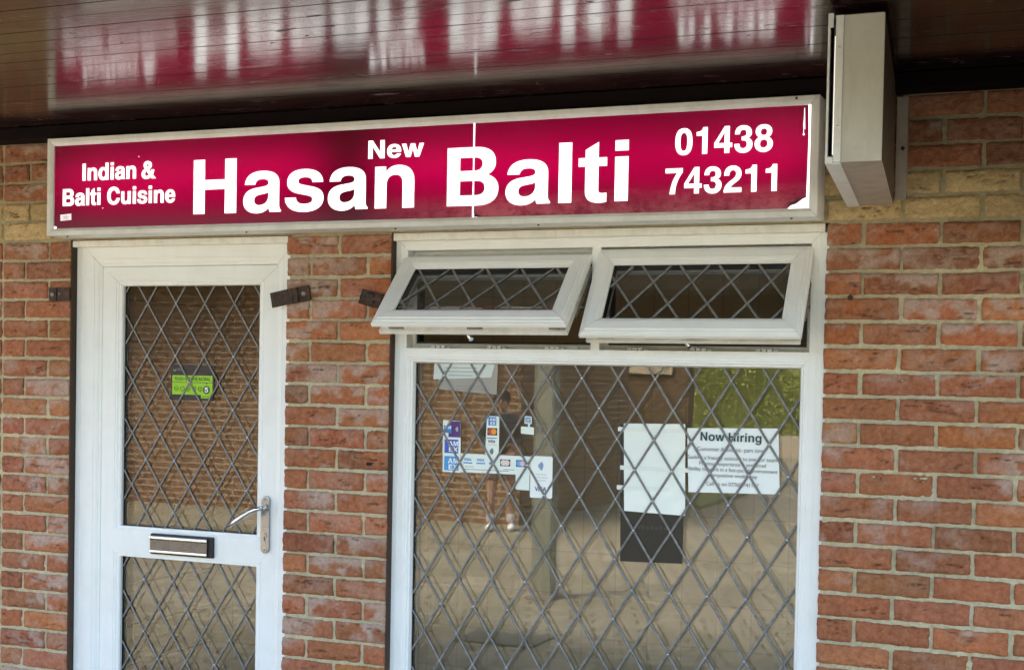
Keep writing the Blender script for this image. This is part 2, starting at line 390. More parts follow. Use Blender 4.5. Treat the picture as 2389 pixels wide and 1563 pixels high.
# orange patches (fresh repairs / rubbed spots) seen on single bricks: x0,x1,z0,z1
ORANGE = [(.055, .108, 2.085, 2.146), (.118, .33, 2.07, 2.146), (.0, .05, 1.925, 1.975), (.0, .10, 1.925, 1.945), (.055, .115, 1.865, 1.915),
          (.0, .10, 1.77, 1.83), (-1.53, -1.47, 1.93, 2.0), (-1.56, -1.48, 1.86, 1.93), (-1.50, -1.47, 2.01, 2.06), (-1.575, -1.48, 1.345, 1.40)]
def add_brick(x0, x1, z0, z1, acc, kind, seed, fine, depth=.10, endl=False, endr=False):
    rs = np.random.default_rng(seed)
    st = .0048 if fine else .02
    nx = max(4, int((x1 - x0) / st) + 1); nz = max(4, int((z1 - z0) / st) + 1)
    u = np.linspace(0, 1, nx)[:, None] * np.ones((1, nz)); w = np.ones((nx, 1)) * np.linspace(0, 1, nz)[None, :]
    X = x0 + (x1 - x0) * u; Z = z0 + (z1 - z0) * w
    # uneven outline
    k = .0024 if fine else 0
    ex = (np.abs(u - .5) * 2) ** 6; ez = (np.abs(w - .5) * 2) ** 6
    jx = (fbm(Z * 60 + seed % 97, Z * 0 + seed % 31, seed % 1000) - .5) * 2
    jz = (fbm(X * 45 + seed % 89, X * 0 + seed % 37, seed % 1000 + 7) - .5) * 2
    X = X + np.sign(u - .5) * ex * jx * k; Z = Z + np.sign(w - .5) * ez * jz * k * 1.2
    Z = Z + (u - .5) * rs.normal(0, .0012) ; 
    d = np.minimum(np.minimum(u, 1 - u) * (x1 - x0), np.minimum(w, 1 - w) * (z1 - z0))
    # corners more worn
    cd = np.hypot(np.minimum(u, 1 - u) * (x1 - x0), np.minimum(w, 1 - w) * (z1 - z0))
    Y = rs.normal(-.001, .0012) + .0050 * np.exp(-(d / .0035)) + .003 * np.exp(-(cd / .009))
    Y = Y - (fbm(X * 38, Z * 60, seed % 503) - .5) * .0070 - (fbm(X * 110, Z * 160, seed % 409 + 3) - .5) * .0042
    dark = np.zeros_like(Y)
    if fine:
        ncr = rs.choice([0, 1, 2, 3, 4, 5], p=[.12, .16, .2, .22, .17, .13])
        cx = rs.uniform(.2, .9); cz = rs.uniform(-.3, .7); crv = rs.uniform(-.6, 1.2); sl = rs.uniform(-.5, .5)
        for q in range(ncr):
            ua = rs.uniform(0, .75); ub = min(1, ua + rs.uniform(.15, .6)); 
            c0 = cz + q * rs.uniform(.10, .2)
            line = c0 + sl * (u - cx) + crv * (u - cx) ** 2 + .10 * (fbm(X * 30, Z * 0 + q, seed % 301 + q) - .5)
            wd = .0016 / (z1 - z0); g = np.exp(-((w - line) / (wd * 1.6)) ** 2) * sstep(ua, ua + .1, u) * (1 - sstep(ub - .1, ub, u))
            g = g * sstep(.35, .6, fbm(X * 90, Z * 90, seed % 211 + q)) * 1.2
            Y = Y + g * .0060; dark = np.maximum(dark, g)
            Y = Y - np.exp(-((w - line - 2.6 * wd) / (wd * 2)) ** 2) * sstep(ua, ua + .1, u) * (1 - sstep(ub - .1, ub, u)) * .0026
    # colour
    if kind == 'red':
        bc = np.array([.375, .130, .054]) * np.clip(rs.normal(1, .17), .6, 1.4) ; bc = bc * np.array([1, rs.normal(1, .07), rs.normal(1, .10)])
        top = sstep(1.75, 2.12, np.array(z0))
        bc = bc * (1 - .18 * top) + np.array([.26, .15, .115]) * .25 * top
    else:
        bc = np.array([.62, .49, .255]) * rs.normal(1, .08)
    col = np.ones(X.shape + (3,)) * bc
    blot = fbm(X * 16, Z * 24, 77)
    col = col * (0.80 + .40 * blot[..., None])
    if kind == 'red':
        # efflorescence: pale salt bloom, stronger near the top edges of courses, in patches
        reg = fbm(X * 3.1 + 40, Z * 3.4, 5) + .07 * ((X > -1.95) & (X < -1.4))
        bloom = sstep(.50, .72, reg + .16 * sstep(1.7, 2.1, Z) + .05) * sstep(.36, .66, fbm(X * 22, Z * 30, 19) + .22 * (w - .5))
        per = rs.random(); bloom = bloom * (.35 + .65 * (per > .40))
        if per > .86: bloom = np.maximum(bloom, .75 * np.exp(-((u - rs.uniform(.3, .7)) / .22) ** 2) * np.exp(-((w - 1.0) / .45) ** 2) * sstep(.3, .6, fbm(X * 60, Z * 20, 43)))
        col = col * (1 - .72 * bloom[..., None]) + np.array([.54, .46, .40]) * (.72 * bloom[..., None])
        for (a, b, c, dd) in ORANGE:
            mk = sstep(0, .006, X - a) * sstep(0, .006, b - X) * sstep(0, .005, Z - c) * sstep(0, .005, dd - Z) * sstep(.25, .45, fbm(X * 50, Z * 50, 91) + .1)
            col = col * (1 - .8 * mk[..., None]) + np.array([.42, .125, .035]) * (.8 * mk[..., None])
    edge = np.exp(-(d / .0032)) * sstep(.35, .65, fbm(X * 70, Z * 70, 133))
    col = col * (1 - .80 * np.clip(dark, 0, 1)[..., None]) * (1 - .35 * edge[..., None])
    fine_n = fbm(X * 190, Z * 230, 61, 3); col = col * (.72 + .56 * fine_n[..., None])
    P = np.stack([X, Y, Z], -1).reshape(-1, 3); F = grid_faces(nx, nz)
    acc.add(P, F, col.reshape(-1, 3))
    # edges going back into the wall
    idx = np.arange(nx * nz).reshape(nx, nz)
    loop = np.concatenate([idx[:, 0], idx[-1, 1:], idx[::-1, -1][1:], idx[0, ::-1][1:]])
    per = P[loop]; back = per.copy(); back[:, 1] = depth
    n = len(loop); V = np.concatenate([per, back]); i = np.arange(n - 1)
    FF = np.stack([i + 1, i, i + n, i + 1 + n], 1)
    acc.add(V, FF, np.concatenate([col.reshape(-1, 3)[loop]] * 2) * .92)
def add_mortar(x0, x1, z0, z1, fine, y=.0075):
    st = .0055 if fine else .03
    nx = max(3, int((x1 - x0) / st) + 1); nz = max(3, int((z1 - z0) / st) + 1)
    X = np.linspace(x0, x1, nx)[:, None] * np.ones((1, nz)); Z = np.ones((nx, 1)) * np.linspace(z0, z1, nz)[None, :]
    n = fbm(X * 45, Z * 45, 3); n2 = fbm(X * 7, Z * 7, 9)
    n3 = fbm(X * 130, Z * 130, 23)
    Y = y - (n - .5) * .011 - (n2 - .5) * .005 - (n3 - .5) * .004
    c = np.ones(X.shape + (3,)) * np.array([.58, .505, .325]); 
    c = c * (.72 + .5 * n2[..., None]) * (.80 + .4 * n3[..., None])
    bl = sstep(.55, .75, fbm(X * 4, Z * 4, 55)); c = c * (1 - .5 * bl[..., None]) + np.array([.58, .54, .43]) * .5 * bl[..., None]
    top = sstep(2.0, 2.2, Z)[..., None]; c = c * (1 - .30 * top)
    P = np.stack([X, Y, Z], -1).reshape(-1, 3); F = grid_faces(nx, nz); mort.add(P, F, c.reshape(-1, 3))
    idx = np.arange(nx * nz).reshape(nx, nz)
    loop = np.concatenate([idx[:, 0], idx[-1, 1:], idx[::-1, -1][1:], idx[0, ::-1][1:]])
    per = P[loop]; back = per.copy(); back[:, 1] = .11; n_ = len(loop); i = np.arange(n_ - 1)
    mort.add(np.concatenate([per, back]), np.stack([i + 1, i, i + n_, i + 1 + n_], 1), np.concatenate([c.reshape(-1, 3)[loop]] * 2) * .9)
J = .0114
def course(i, x0, x1, off, acc, kind, parity, fine_x=(-3.4, .75)):
    z1 = 2.15 - .075 * i - J / 2; z0 = 2.15 - .075 * (i + 1) + J / 2
    # perpends at off + .1125*j where j parity matches
    js = [j for j in range(-60, 60) if (j % 2) == parity]
    cuts = sorted([off + .1125 * j for j in js if x0 + .03 < off + .1125 * j < x1 - .03])
    xs = [x0 - J / 2] + cuts + [x1 + J / 2]
    for a, b in zip(xs, xs[1:]):
        sd = (int((a + 10) * 1000) * 7919 + (i + 40) * 104729) & 0x7fffffff
        jit = random.uniform(-.002, .002)
        fine = b > fine_x[0] and a < fine_x[1] and z1 > .48
        add_brick(a + J / 2 + random.uniform(-.0015, .0015), b - J / 2 + random.uniform(-.0015, .0015), z0 + random.uniform(-.0012, .0012), z1 + random.uniform(-.0012, .0012), acc, kind, sd, fine)
JX = -3.1675                                   # vertical movement joint at the left
for i in range(0, 29):
    ev = i % 2 == 0
    course(i, JX + .005, -2.839, -3.170, red, 'red', 0 if ev else 1)
    course(i, -5.2, JX - .006, -3.20, red, 'red', 1 if ev else 0)
    course(i, -1.890, -1.475, -1.904, red, 'red', 0 if ev else 1)
    course(i, .003, 2.4, 0.0, red, 'red', 1 if ev else 0)
for i in range(24, 29):                        # below the window sill
    course(i, -1.4745 + .006, -.002, -1.904, red, 'red', 0 if i % 2 == 0 else 1)
for i in (-1, -2):
    course(i, JX + .005, 2.4, 0.0, cream, 'cream', 0 if i == -1 else 1)
    course(i, -5.2, JX - .006, 0.0, cream, 'cream', 0 if i == -1 else 1)
for i in (-3, -4, -5, -6, -7):
    course(i, JX + .005, 2.4, 0.0, red, 'red', 0 if i % 2 else 1)
    course(i, -5.2, JX - .006, 0.0, red, 'red', 0 if i % 2 else 1)
add_mortar(-3.6, -2.842, 0, 2.15, True); add_mortar(-5.2, -3.6, 0, 2.68, False)
add_mortar(-1.879, -1.478, 0, 2.15, True); add_mortar(.010, .75, 0, 2.15, True); add_mortar(.75, 2.4, 0, 2.68, False)
add_mortar(-1.478, .006, 0, .345, False)
add_mortar(-3.6, .75, 2.1495, 2.68, True)
wall = thing('brick_wall', 'red brick shopfront wall with a band of two cream brick courses above door and window', 'wall')
red.build('red_brickwork', M['brick'], wall); cream.build('cream_brick_band', M['brick'], wall); mort.build('mortar', M['mortar'], wall)
bm = bmesh.new(); box(bm, -5.2, 2.4, .112, .24, 2.155, 2.9)
box(bm, -5.2, -2.86, .112, .24, 0, 2.154); box(bm, -1.88, -1.49, .112, .24, 0, 2.154); box(bm, .02, 2.4, .112, .24, 0, 2.154); box(bm, -1.489, .019, .112, .24, 0, .34)
mesh_obj('inner_leaf', bm, M['batten'], wall)
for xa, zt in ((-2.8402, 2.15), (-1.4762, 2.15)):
    bm = bmesh.new(); box(bm, xa, xa + .0062, .0025, .09, .02 if xa < -2 else .37, zt); mesh_obj('reveal_shade_strip', bm, mat('painted_reveal_shade', (.055, .032, .022), .9), wall)  # dark brown strips standing in for the shade in the left reveals
bm = bmesh.new(); ball(bm, (-1.548, .0, 1.352), .010, 1.2, .5, .7)
mesh_obj('plug_hole', bm, M['dark'], wall)
bm = bmesh.new(); tube(bm, [(-2.955, -.002, 2.455), (-2.935, -.003, 2.435), (-2.938, -.003, 2.40), (-2.925, -.003, 2.37), (-2.928, -.003, 2.335), (-2.90, -.003, 2.30), (-2.872, -.003, 2.262), (-2.858, -.003, 2.255)], [.0012, .0022, .003, .0015, .0022, .002, .003, .002], 6)
mesh_obj('settlement_crack', bm, M['dark'], wall)
# screw and blown brick face holes
s = thing('wall_screw', 'rusty screw head in a plugged hole beside the right window frame corner', 'screw', (.078, 0, 1.922))
bm = bmesh.new(); ball(bm, (0, -.003, 0), .006, 1, .5, 1, seg=14); box(bm, -.007, .007, -.009, -.006, -.001, .001)
mesh_obj('screw_head', bm, M['rust'], s)
bm = bmesh.new(); disc(bm, (0, 0), .008, -.0035, .003); mesh_obj('washer', bm, M['rust'], s)

# ------------------------------------------------------------------ canopy: soffit boards, batten, fascia, posts
canopy = thing('canopy', 'maroon varnished tongue and groove canopy soffit above the lit shop sign', 'canopy', (0, 0, 2.57))
bm = bmesh.new()
edges = []; y = -.02
bw = .0985
k = 0
while y > -2.04:
    y2 = y - bw; x = -5.2
    bx = [-5.2, 2.4]
    dz = random.uniform(-.0006, .0006)
    g = .0024
    nf = len(bm.faces); box(bm, -5.2, 2.4, y2 + g, y - g, dz, dz + .018)
    bm.faces.ensure_lookup_table()
    for f in bm.faces[nf:nf + 4]: f.material_index = 1
    y = y2
mesh_obj('soffit_boards', bm, [M['soffit'], M['dark']], canopy)
bm = bmesh.new(); box(bm, -5.2, 2.4, -2.12, .01, .0125, .04); mesh_obj('board_backing', bm, M['dark'], canopy)
bm = bmesh.new(); box(bm, -5.2, 2.4, -.092, .001, -.048, -.002, bevel=.002); mesh_obj('wall_batten', bm, M['batten'], canopy)
bm = bmesh.new(); box(bm, -5.3, 2.5, -2.18, -2.13, -.10, .22, bevel=.004); mesh_obj('fascia_board', bm, M['soffit'], canopy)
bm = bmesh.new(); box(bm, .70, .90, -2.12, .0, -.50, -.003, bevel=.004); mesh_obj('unseen_shade_beam', bm, M['batten'], canopy)  # unseen beam, added to keep light off the upper right soffit and bricks
bm = bmesh.new(); box(bm, -5.3, 2.5, -2.18, .3, .222, .26); mesh_obj('roof_deck', bm, M['dark'], canopy)

# ------------------------------------------------------------------ lettering
GL = {
'H': (722, "M70,0 L70,718 L220,718 L220,448 L502,448 L502,718 L652,718 L652,0 L502,0 L502,322 L220,322 L220,0 Z"),
'I': (278, "M64,0 L64,718 L214,718 L214,0 Z"), 'l': (278, "M69,0 L69,718 L209,718 L209,0 Z"),
'i': (278, "M69,0 L69,524 L209,524 L209,0 Z M69,596 L69,718 L209,718 L209,596 Z"),
'n': (611, "M66,0 L66,524 L198,524 L198,453 C236,513 292,538 356,538 C474,538 546,468 546,335 L546,0 L406,0 L406,300 C406,380 378,418 313,418 C245,418 206,370 206,296 L206,0 Z"),
'u': (611, "M546,524 L546,0 L414,0 L414,71 C376,11 320,-14 256,-14 C138,-14 66,56 66,189 L66,524 L206,524 L206,224 C206,144 234,106 299,106 C367,106 406,154 406,228 L406,524 Z"),
'a': (556, "M530,0 L384,0 C377,18 373,38 371,58 C331,12 282,-14 208,-14 C104,-14 30,48 30,145 C30,250 95,300 190,315 L290,330 C345,338 366,352 366,382 C366,414 336,432 280,432 C222,432 192,410 184,362 L50,362 C58,474 140,538 285,538 C430,538 504,484 504,378 L504,112 C504,60 508,40 530,22 Z M366,262 C348,250 330,244 295,238 L252,230 C196,220 172,198 172,156 C172,114 200,90 246,90 C318,90 366,140 366,210 Z"),
's': (556, "M519,365 L385,365 C383,410 350,434 283,434 C228,434 197,417 197,386 C197,356 215,346 270,334 L385,308 C480,286 526,240 526,162 C526,50 434,-14 280,-14 C120,-14 33,52 28,174 L168,174 C172,116 212,88 286,88 C350,88 386,108 386,144 C386,174 366,186 308,200 L200,224 C100,248 57,294 57,374 C57,478 140,538 283,538 C428,538 512,480 519,365 Z"),
'e': (556, "M522,226 L172,226 C176,140 218,96 288,96 C338,96 370,116 386,156 L516,156 C488,44 404,-14 286,-14 C126,-14 31,88 31,260 C31,434 128,538 284,538 C442,538 524,434 524,262 C524,250 523,238 522,226 Z M381,318 C374,390 340,428 283,428 C224,428 186,390 175,318 Z"),
'd': (611, "M546,0 L546,718 L406,718 L406,466 C370,514 322,538 263,538 C126,538 36,428 36,262 C36,96 124,-14 262,-14 C326,-14 374,10 411,62 L411,0 Z M291,419 C362,419 406,360 406,260 C406,162 362,104 291,104 C220,104 176,164 176,262 C176,358 220,419 291,419 Z"),
'w': (778, "M774,524 L620,0 L474,0 L388,340 L303,0 L157,0 L4,524 L150,524 L232,170 L318,524 L461,524 L547,170 L632,524 Z"),
'N': (722, "M70,0 L70,718 L222,718 L504,232 L504,718 L652,718 L652,0 L500,0 L218,486 L218,0 Z"),
'B': (722, "M74,0 L74,718 L410,718 C560,718 634,650 634,530 C634,456 604,408 538,378 C624,350 668,290 668,206 C668,72 580,0 420,0 Z M222,592 L222,428 L390,428 C454,428 484,456 484,510 C484,564 454,592 390,592 Z M222,304 L222,126 L402,126 C478,126 512,156 512,214 C512,274 478,304 402,304 Z"),
'C': (722, "M680,460 L532,460 C516,550 462,600 376,600 C262,600 196,512 196,358 C196,206 264,116 380,116 C464,116 516,160 536,256 L684,256 C664,86 552,-16 378,-16 C170,-16 44,124 44,356 C44,590 170,734 378,734 C552,734 664,636 680,460 Z"),
't': (333, "M312,524 L312,424 L222,424 L222,146 C222,112 234,100 272,100 C288,100 300,101 312,104 L312,-2 C290,-8 262,-12 232,-12 C128,-12 82,34 82,126 L82,424 L8,424 L8,524 L82,524 L82,620 L222,708 L222,524 Z"),
'&': (722, "M704,0 L520,0 L464,66 C404,12 340,-16 262,-16 C130,-16 44,64 44,186 C44,282 94,348 206,404 C158,466 142,502 142,556 C142,656 216,722 330,722 C436,722 506,656 506,560 C506,484 462,424 368,374 L466,254 C482,288 490,320 492,364 L620,364 C616,282 594,214 556,162 Z M296,456 C360,490 384,518 384,556 C384,594 362,616 330,616 C294,616 270,590 270,552 C270,520 278,494 296,456 Z M274,318 C212,286 184,250 184,200 C184,142 224,102 280,102 C322,102 356,118 390,152 Z"),
'0': (556, "M276,710 C438,710 518,590 518,346 C518,104 438,-14 276,-14 C116,-14 36,104 36,346 C36,590 116,710 276,710 Z M276,590 C204,590 176,514 176,346 C176,180 204,104 276,104 C350,104 378,180 378,346 C378,514 350,590 276,590 Z"),
'1': (556, "M246,0 L246,490 L82,490 L82,590 C196,594 246,624 268,710 L386,710 L386,0 Z"),
'2': (556, "M524,0 L524,124 L214,124 C240,170 282,208 360,262 C474,340 518,398 518,494 C518,624 426,710 284,710 C132,710 44,616 44,452 L178,452 C180,544 212,592 280,592 C342,592 378,554 378,490 C378,430 348,392 252,326 C90,214 38,136 34,0 Z"),
'3': (556, "M262,710 C410,710 502,636 502,518 C502,452 472,406 410,374 C486,344 524,288 524,206 C524,72 424,-16 274,-16 C122,-16 34,72 30,222 L164,222 C168,144 204,104 272,104 C336,104 376,146 376,212 C376,284 336,318 230,316 L230,414 C322,412 362,442 362,508 C362,562 326,594 268,594 C206,594 174,558 172,482 L42,482 C46,626 128,710 262,710 Z"),
'4': (556, "M522,150 L522,264 L446,264 L446,710 L312,710 L28,272 L28,150 L312,150 L312,0 L446,0 L446,150 Z M312,264 L126,264 L312,556 Z"),
'7': (556, "M40,696 L528,696 L528,582 C400,430 330,250 316,0 L170,0 C186,220 256,410 382,572 L40,572 Z"),
'8': (556, "M278,710 C414,710 500,636 500,528 C500,460 466,408 406,374 C482,336 524,282 524,202 C524,74 424,-16 278,-16 C132,-16 32,74 32,202 C32,282 74,336 150,374 C90,408 56,460 56,528 C56,636 142,710 278,710 Z M278,602 C334,602 366,570 366,514 C366,458 334,424 278,424 C222,424 190,458 190,514 C190,570 222,602 278,602 Z M278,314 C344,314 384,274 384,206 C384,138 344,98 278,98 C212,98 172,138 172,206 C172,274 212,314 278,314 Z"),
'5': (556, "M490,710 L490,588 L204,588 L188,470 C222,494 252,504 296,504 C432,504 524,404 524,254 C524,92 422,-16 268,-16 C128,-16 36,66 32,192 L172,192 C178,132 212,100 268,100 C336,100 378,152 378,238 C378,326 336,374 264,374 C226,374 198,360 172,328 L44,336 L96,710 Z"),
'6': (556, "M510,528 L376,528 C368,570 336,594 292,594 C214,594 178,526 174,400 C208,440 250,458 308,458 C432,458 520,364 520,230 C520,86 422,-16 284,-16 C118,-16 36,98 36,330 C36,580 122,710 292,710 C410,710 492,644 510,528 Z M282,346 C222,346 184,300 184,228 C184,150 222,102 282,102 C342,102 378,148 378,224 C378,300 342,346 282,346 Z"),
'o': (611, "M305,538 C470,538 576,432 576,262 C576,92 470,-14 305,-14 C140,-14 35,92 35,262 C35,432 140,538 305,538 Z M305,422 C226,422 176,360 176,262 C176,164 226,102 305,102 C385,102 435,164 435,262 C435,360 385,422 305,422 Z"),
'r': (389, "M65,0 L65,524 L196,524 L196,440 C226,506 268,540 346,538 L373,536 L373,394 C268,408 205,372 205,272 L205,0 Z"),
'g': (611, "M545,524 L545,20 C545,-140 460,-218 290,-218 C150,-218 60,-150 52,-48 L190,-48 C200,-88 236,-106 292,-106 C370,-106 405,-70 405,10 L405,56 C370,12 326,-8 266,-8 C130,-8 36,100 36,262 C36,428 126,538 264,538 C326,538 374,512 411,458 L411,524 Z M291,419 C362,419 406,362 406,262 C406,168 362,110 291,110 C220,110 176,168 176,264 C176,358 220,419 291,419 Z"),
'V': (667, "M250,0 L5,718 L163,718 L334,190 L503,718 L662,718 L416,0 Z"),
'S': (667, "M616,500 L478,500 C474,566 430,602 346,602 C272,602 230,574 230,526 C230,486 252,472 322,456 L450,426 C574,398 632,330 632,220 C632,74 514,-18 326,-18 C134,-18 36,72 32,232 L176,232 C182,150 236,108 338,108 C432,108 484,140 484,196 C484,238 458,258 378,276 L258,304 C138,332 86,394 86,506 C86,648 190,734 348,734 C518,734 612,650 616,500 Z"),
'A': (722, "M5,0 L265,718 L441,718 L707,0 L545,0 L496,148 L215,148 L166,0 Z M258,272 L452,272 L355,560 Z"),
'M': (833, "M70,0 L70,718 L276,718 L416,220 L556,718 L762,718 L762,0 L632,0 L632,560 L482,0 L350,0 L202,560 L202,0 Z"),
'E': (667, "M74,0 L74,718 L612,718 L612,592 L224,592 L224,436 L580,436 L580,314 L224,314 L224,126 L624,126 L624,0 Z"),
'X': (667, "M660,718 L430,368 L668,0 L488,0 L334,252 L180,0 L0,0 L238,368 L8,718 L188,718 L334,484 L480,718 Z"),
' ': (278, ""),
}
def glyph_loops(path):
    loops = []; cur = None
    for tok in path.replace('M', '|M').replace('L', '|L').replace('C', '|C').replace('Z', '|Z').split('|'):
        tok = tok.strip()
        if not tok: continue
        op = tok[0]; nums = [tuple(map(float, q.split(','))) for q in tok[1:].split()]
        if op == 'M': cur = [nums[0]]
        elif op == 'L': cur.append(nums[0])
        elif op == 'C':
            p0 = cur[-1]; p1, p2, p3 = nums
            for k in range(1, 9):
                t = k / 8; a = (1 - t) ** 3; b = 3 * t * (1 - t) ** 2; c = 3 * t * t * (1 - t); d = t ** 3
                cur.append((a * p0[0] + b * p1[0] + c * p2[0] + d * p3[0], a * p0[1] + b * p1[1] + c * p2[1] + d * p3[1]))
        elif op == 'Z':
            if math.dist(cur[0], cur[-1]) < 1: cur.pop()
            loops.append(cur)
    return loops
def curve_to_mesh(cu, name, m, parent, mw):
    tmp = bpy.data.objects.new('tmp', cu); C.objects.link(tmp)
    dg = bpy.context.evaluated_depsgraph_get(); dg.update()
    me = bpy.data.meshes.new_from_object(tmp.evaluated_get(dg)); bpy.data.objects.remove(tmp)
    me.transform(mw); me.materials.clear(); me.materials.append(m); me.name = name
    o = bpy.data.objects.new(name, me); C.objects.link(o); o.parent = parent; return o
def letters(name, text, xl, xr, z0, cap, y, m, parent, depth=.0012, off=0., track=0.):
    cu = bpy.data.curves.new(name, 'CURVE'); cu.dimensions = '2D'; cu.fill_mode = 'BOTH'; cu.extrude = depth; cu.offset = off
    penx = 0; mn = 1e9; mx = -1e9; sp = []
    for ch in text:
        w, p = GL[ch]
        for lp in glyph_loops(p):
            pts = [(penx + a, b) for a, b in lp]; sp.append(pts)
            mn = min(mn, min(a for a, b in pts)); mx = max(mx, max(a for a, b in pts))
        penx += w + track
    s = cap / 716.0; sx = (xr - xl) / (mx - mn)
    for pts in sp:
        q = cu.splines.new('POLY'); q.points.add(len(pts) - 1); q.use_cyclic_u = True
        for i, (a, b) in enumerate(pts): q.points[i].co = ((a - mn) * sx, b * s, 0, 1)
    mw = Matrix.Translation((xl, y, z0)) @ Matrix.Rotation(PI / 2, 4, 'X')
    return curve_to_mesh(cu, name, m, parent, mw)
def text(name, body, xc, z0, size, y, m, parent, off=0., align='CENTER', sx=1., depth=.0002):
    cu = bpy.data.curves.new(name, 'FONT'); cu.body = body; cu.size = size; cu.align_x = align; cu.offset = off * size; cu.extrude = depth
    cu.resolution_u = 3
    mw = Matrix.Translation((xc, y, z0)) @ Matrix.Rotation(PI / 2, 4, 'X') @ Matrix.Diagonal((sx, 1, 1, 1))
    return curve_to_mesh(cu, name, m, parent, mw)

# ------------------------------------------------------------------ the illuminated fascia sign
SX0, SX1, SZ0, SZ1, SD = -2.853, -.006, 2.155, 2.514, -.12
sign = thing('illuminated_sign', 'long backlit crimson shop sign with white lettering over the door and window', 'sign')
bm = bmesh.new()
ring(bm, SX0, SX1, SZ0, SZ1, [(0, -.004), (0, SD + .002), (.002, SD), (.016, SD), (.018, SD + .001), (.026, SD + .006), (.026, SD + .02)], gap=.0007)
mesh_obj('sign_frame', bm, M['sign_frame'], sign)
bm = bmesh.new(); box(bm, SX0 + .004, SX1 - .004, SD + .022, -.003, SZ0 + .0035, SZ1 - .004); mesh_obj('sign_housing', bm, M['box_under'], sign)
yr = SD + .012
seam = -1.1245
for a, b in ((SX0 + .027, seam - .0035), (seam + .0035, SX1 - .036)):
    bm = bmesh.new()
    if b < -1:
        pts = [(a, SZ0 + .027), (b, SZ0 + .027), (b, SZ1 - .027), (a, SZ1 - .027)]
    else:
        pts = [(a + .012, SZ0 + .027), (a + .034, SZ0 + .0265), (b - .055, SZ0 + .027), (b - .045, SZ0 + .036), (b - .030, SZ0 + .040), (b - .008, SZ0 + .056), (b, SZ0 + .058), (b + .003, SZ1 - .12), (b, SZ1 - .027), (a, SZ1 - .027), (a, SZ0 + .040), (a + .006, SZ0 + .032)]
    prism(bm, pts, yr, yr + .004)
    mesh_obj('acrylic_panel', bm, M['sign_red'], sign)
bm = bmesh.new(); box(bm, SX0 + .0265, SX1 - .0265, yr + .0045, yr + .0065, SZ0 + .0265, SZ1 - .0265)
mesh_obj('diffuser', bm, M['sign_white'], sign)
W = M['sign_white']; yl = yr - .0013
letters('large_lettering', 'Hasan', -2.209, -1.338, 2.2195, .190, yl, W, sign)
letters('large_lettering', 'Balti', -1.217, -.596, 2.2195, .189, yl, W, sign)
letters('small_lettering', 'New', -1.511, -1.305, 2.387, .0600, yl, W, sign)
letters('small_lettering', 'Indian', -2.697, -2.460, 2.355, .0615, yl, W, sign, off=.0002)
letters('ampersand', '&', -2.4335, -2.373, 2.353, .0615, yl, W, sign, off=.0002)
letters('small_lettering', 'Balti Cuisine', -2.786, -2.289, 2.2645, .0615, yl, W, sign, off=.0002)
letters('telephone_number', '01438', -.446, -.145, 2.355, .0815, yl, W, sign)
letters('telephone_number', '743211', -.475, -.130, 2.2355, .0810, yl, W, sign)
bm = bmesh.new()
tube(bm, [(-.050, yl - .001, 2.415), (-.052, yl - .001, 2.478), (-.054, yl - .001, 2.43), (-.053, yl - .001, 2.40)], .0010, 6)
mesh_obj('scratch', bm, W, sign)
for (px, pz, rr) in ((-2.605, 2.252, .0018), (-2.447, 2.433, .0018), (-.053, 2.40, .003), (SX0 + .033, SZ0 + .030, .006)):
    bm = bmesh.new(); ball(bm, (px, yl - .0005, pz), rr, 1, .4, 1, seg=8); mesh_obj('vinyl_chip', bm, W, sign)
for x, yy, zz in ((-2.78, SD + .03, SZ0 - .0005), (-2.0, SD + .03, SZ0 - .0005), (-1.42, SD + .04, SZ0 - .0005), (-.9, SD + .03, SZ0 - .0005), (-.085, SD + .02, SZ0 - .0005), (-.075, SD - .001, SZ1 - .008)):
    bm = bmesh.new(); ball(bm, (x, yy, zz), .004, seg=8); mesh_obj('fixing_screw', bm, M['rust'], sign)
# dark smudge of scorched vinyl at the foot of the seam
bm = bmesh.new(); prism(bm, [(seam + .0045, SZ0 + .0275), (seam + .032, SZ0 + .0275), (seam + .022, SZ0 + .034), (seam + .014, SZ0 + .036), (seam + .006, SZ0 + .044)], yr - .0008, yr - .0004)
mesh_obj('chipped_vinyl', bm, mat('scorched_vinyl', (.05, .004, .01), .4), sign)
bm = bmesh.new(); prism(bm, [(SX1 - .094, SZ0 + .030), (SX1 - .062, SZ0 + .044), (SX1 - .040, SZ0 + .064), (SX1 - .050, SZ0 + .060), (SX1 - .085, SZ0 + .042)], yr - .0008, yr - .0004)
mesh_obj('chipped_vinyl', bm, mat('scorched_vinyl_edge', (.04, .004, .008), .4), sign)
bm = bmesh.new(); tube(bm, [(-.33, -.075, SZ1 + .004), (-.25, -.085, SZ1 + .007), (-.175, -.08, SZ1 + .004), (-.165, -.08, SZ1 + .030), (-.150, -.07, SZ1 + .050)], .0013, 6); mesh_obj('loose_wire', bm, mat('dusty_wire', (.22, .19, .15), .7), sign)
st = thing('maker_sticker', 'small white printed sticker stuck at the lower left corner of the red sign', 'sticker', (-2.772, yr - .0012, 2.222))
bm = bmesh.new(); prism(bm, [(-.025, -.0125), (.025, -.0095), (.024, .0135), (-.026, .0105)], -.0003, .0003)
mesh_obj('paper_label', bm, mat('backlit_sticker_paper', (.62, .58, .6), .5, emit=(.8, .72, .78), estr=.75 / 2 ** EXPO), st)  # paper emits by itself, standing in for the sign's backlight coming through
ink = mat('black_ink', (.03, .03, .035), .6); grey_ink = mat('grey_ink', (.20, .20, .22), .6)
for q, wq in enumerate((.010, .030, .018, .026)):
    bm = bmesh.new(); box(bm, -wq / 2, wq / 2, -.0008, -.0004, .0065 - q * .0045, .0078 - q * .0045); mesh_obj('print_line', bm, grey_ink, st)

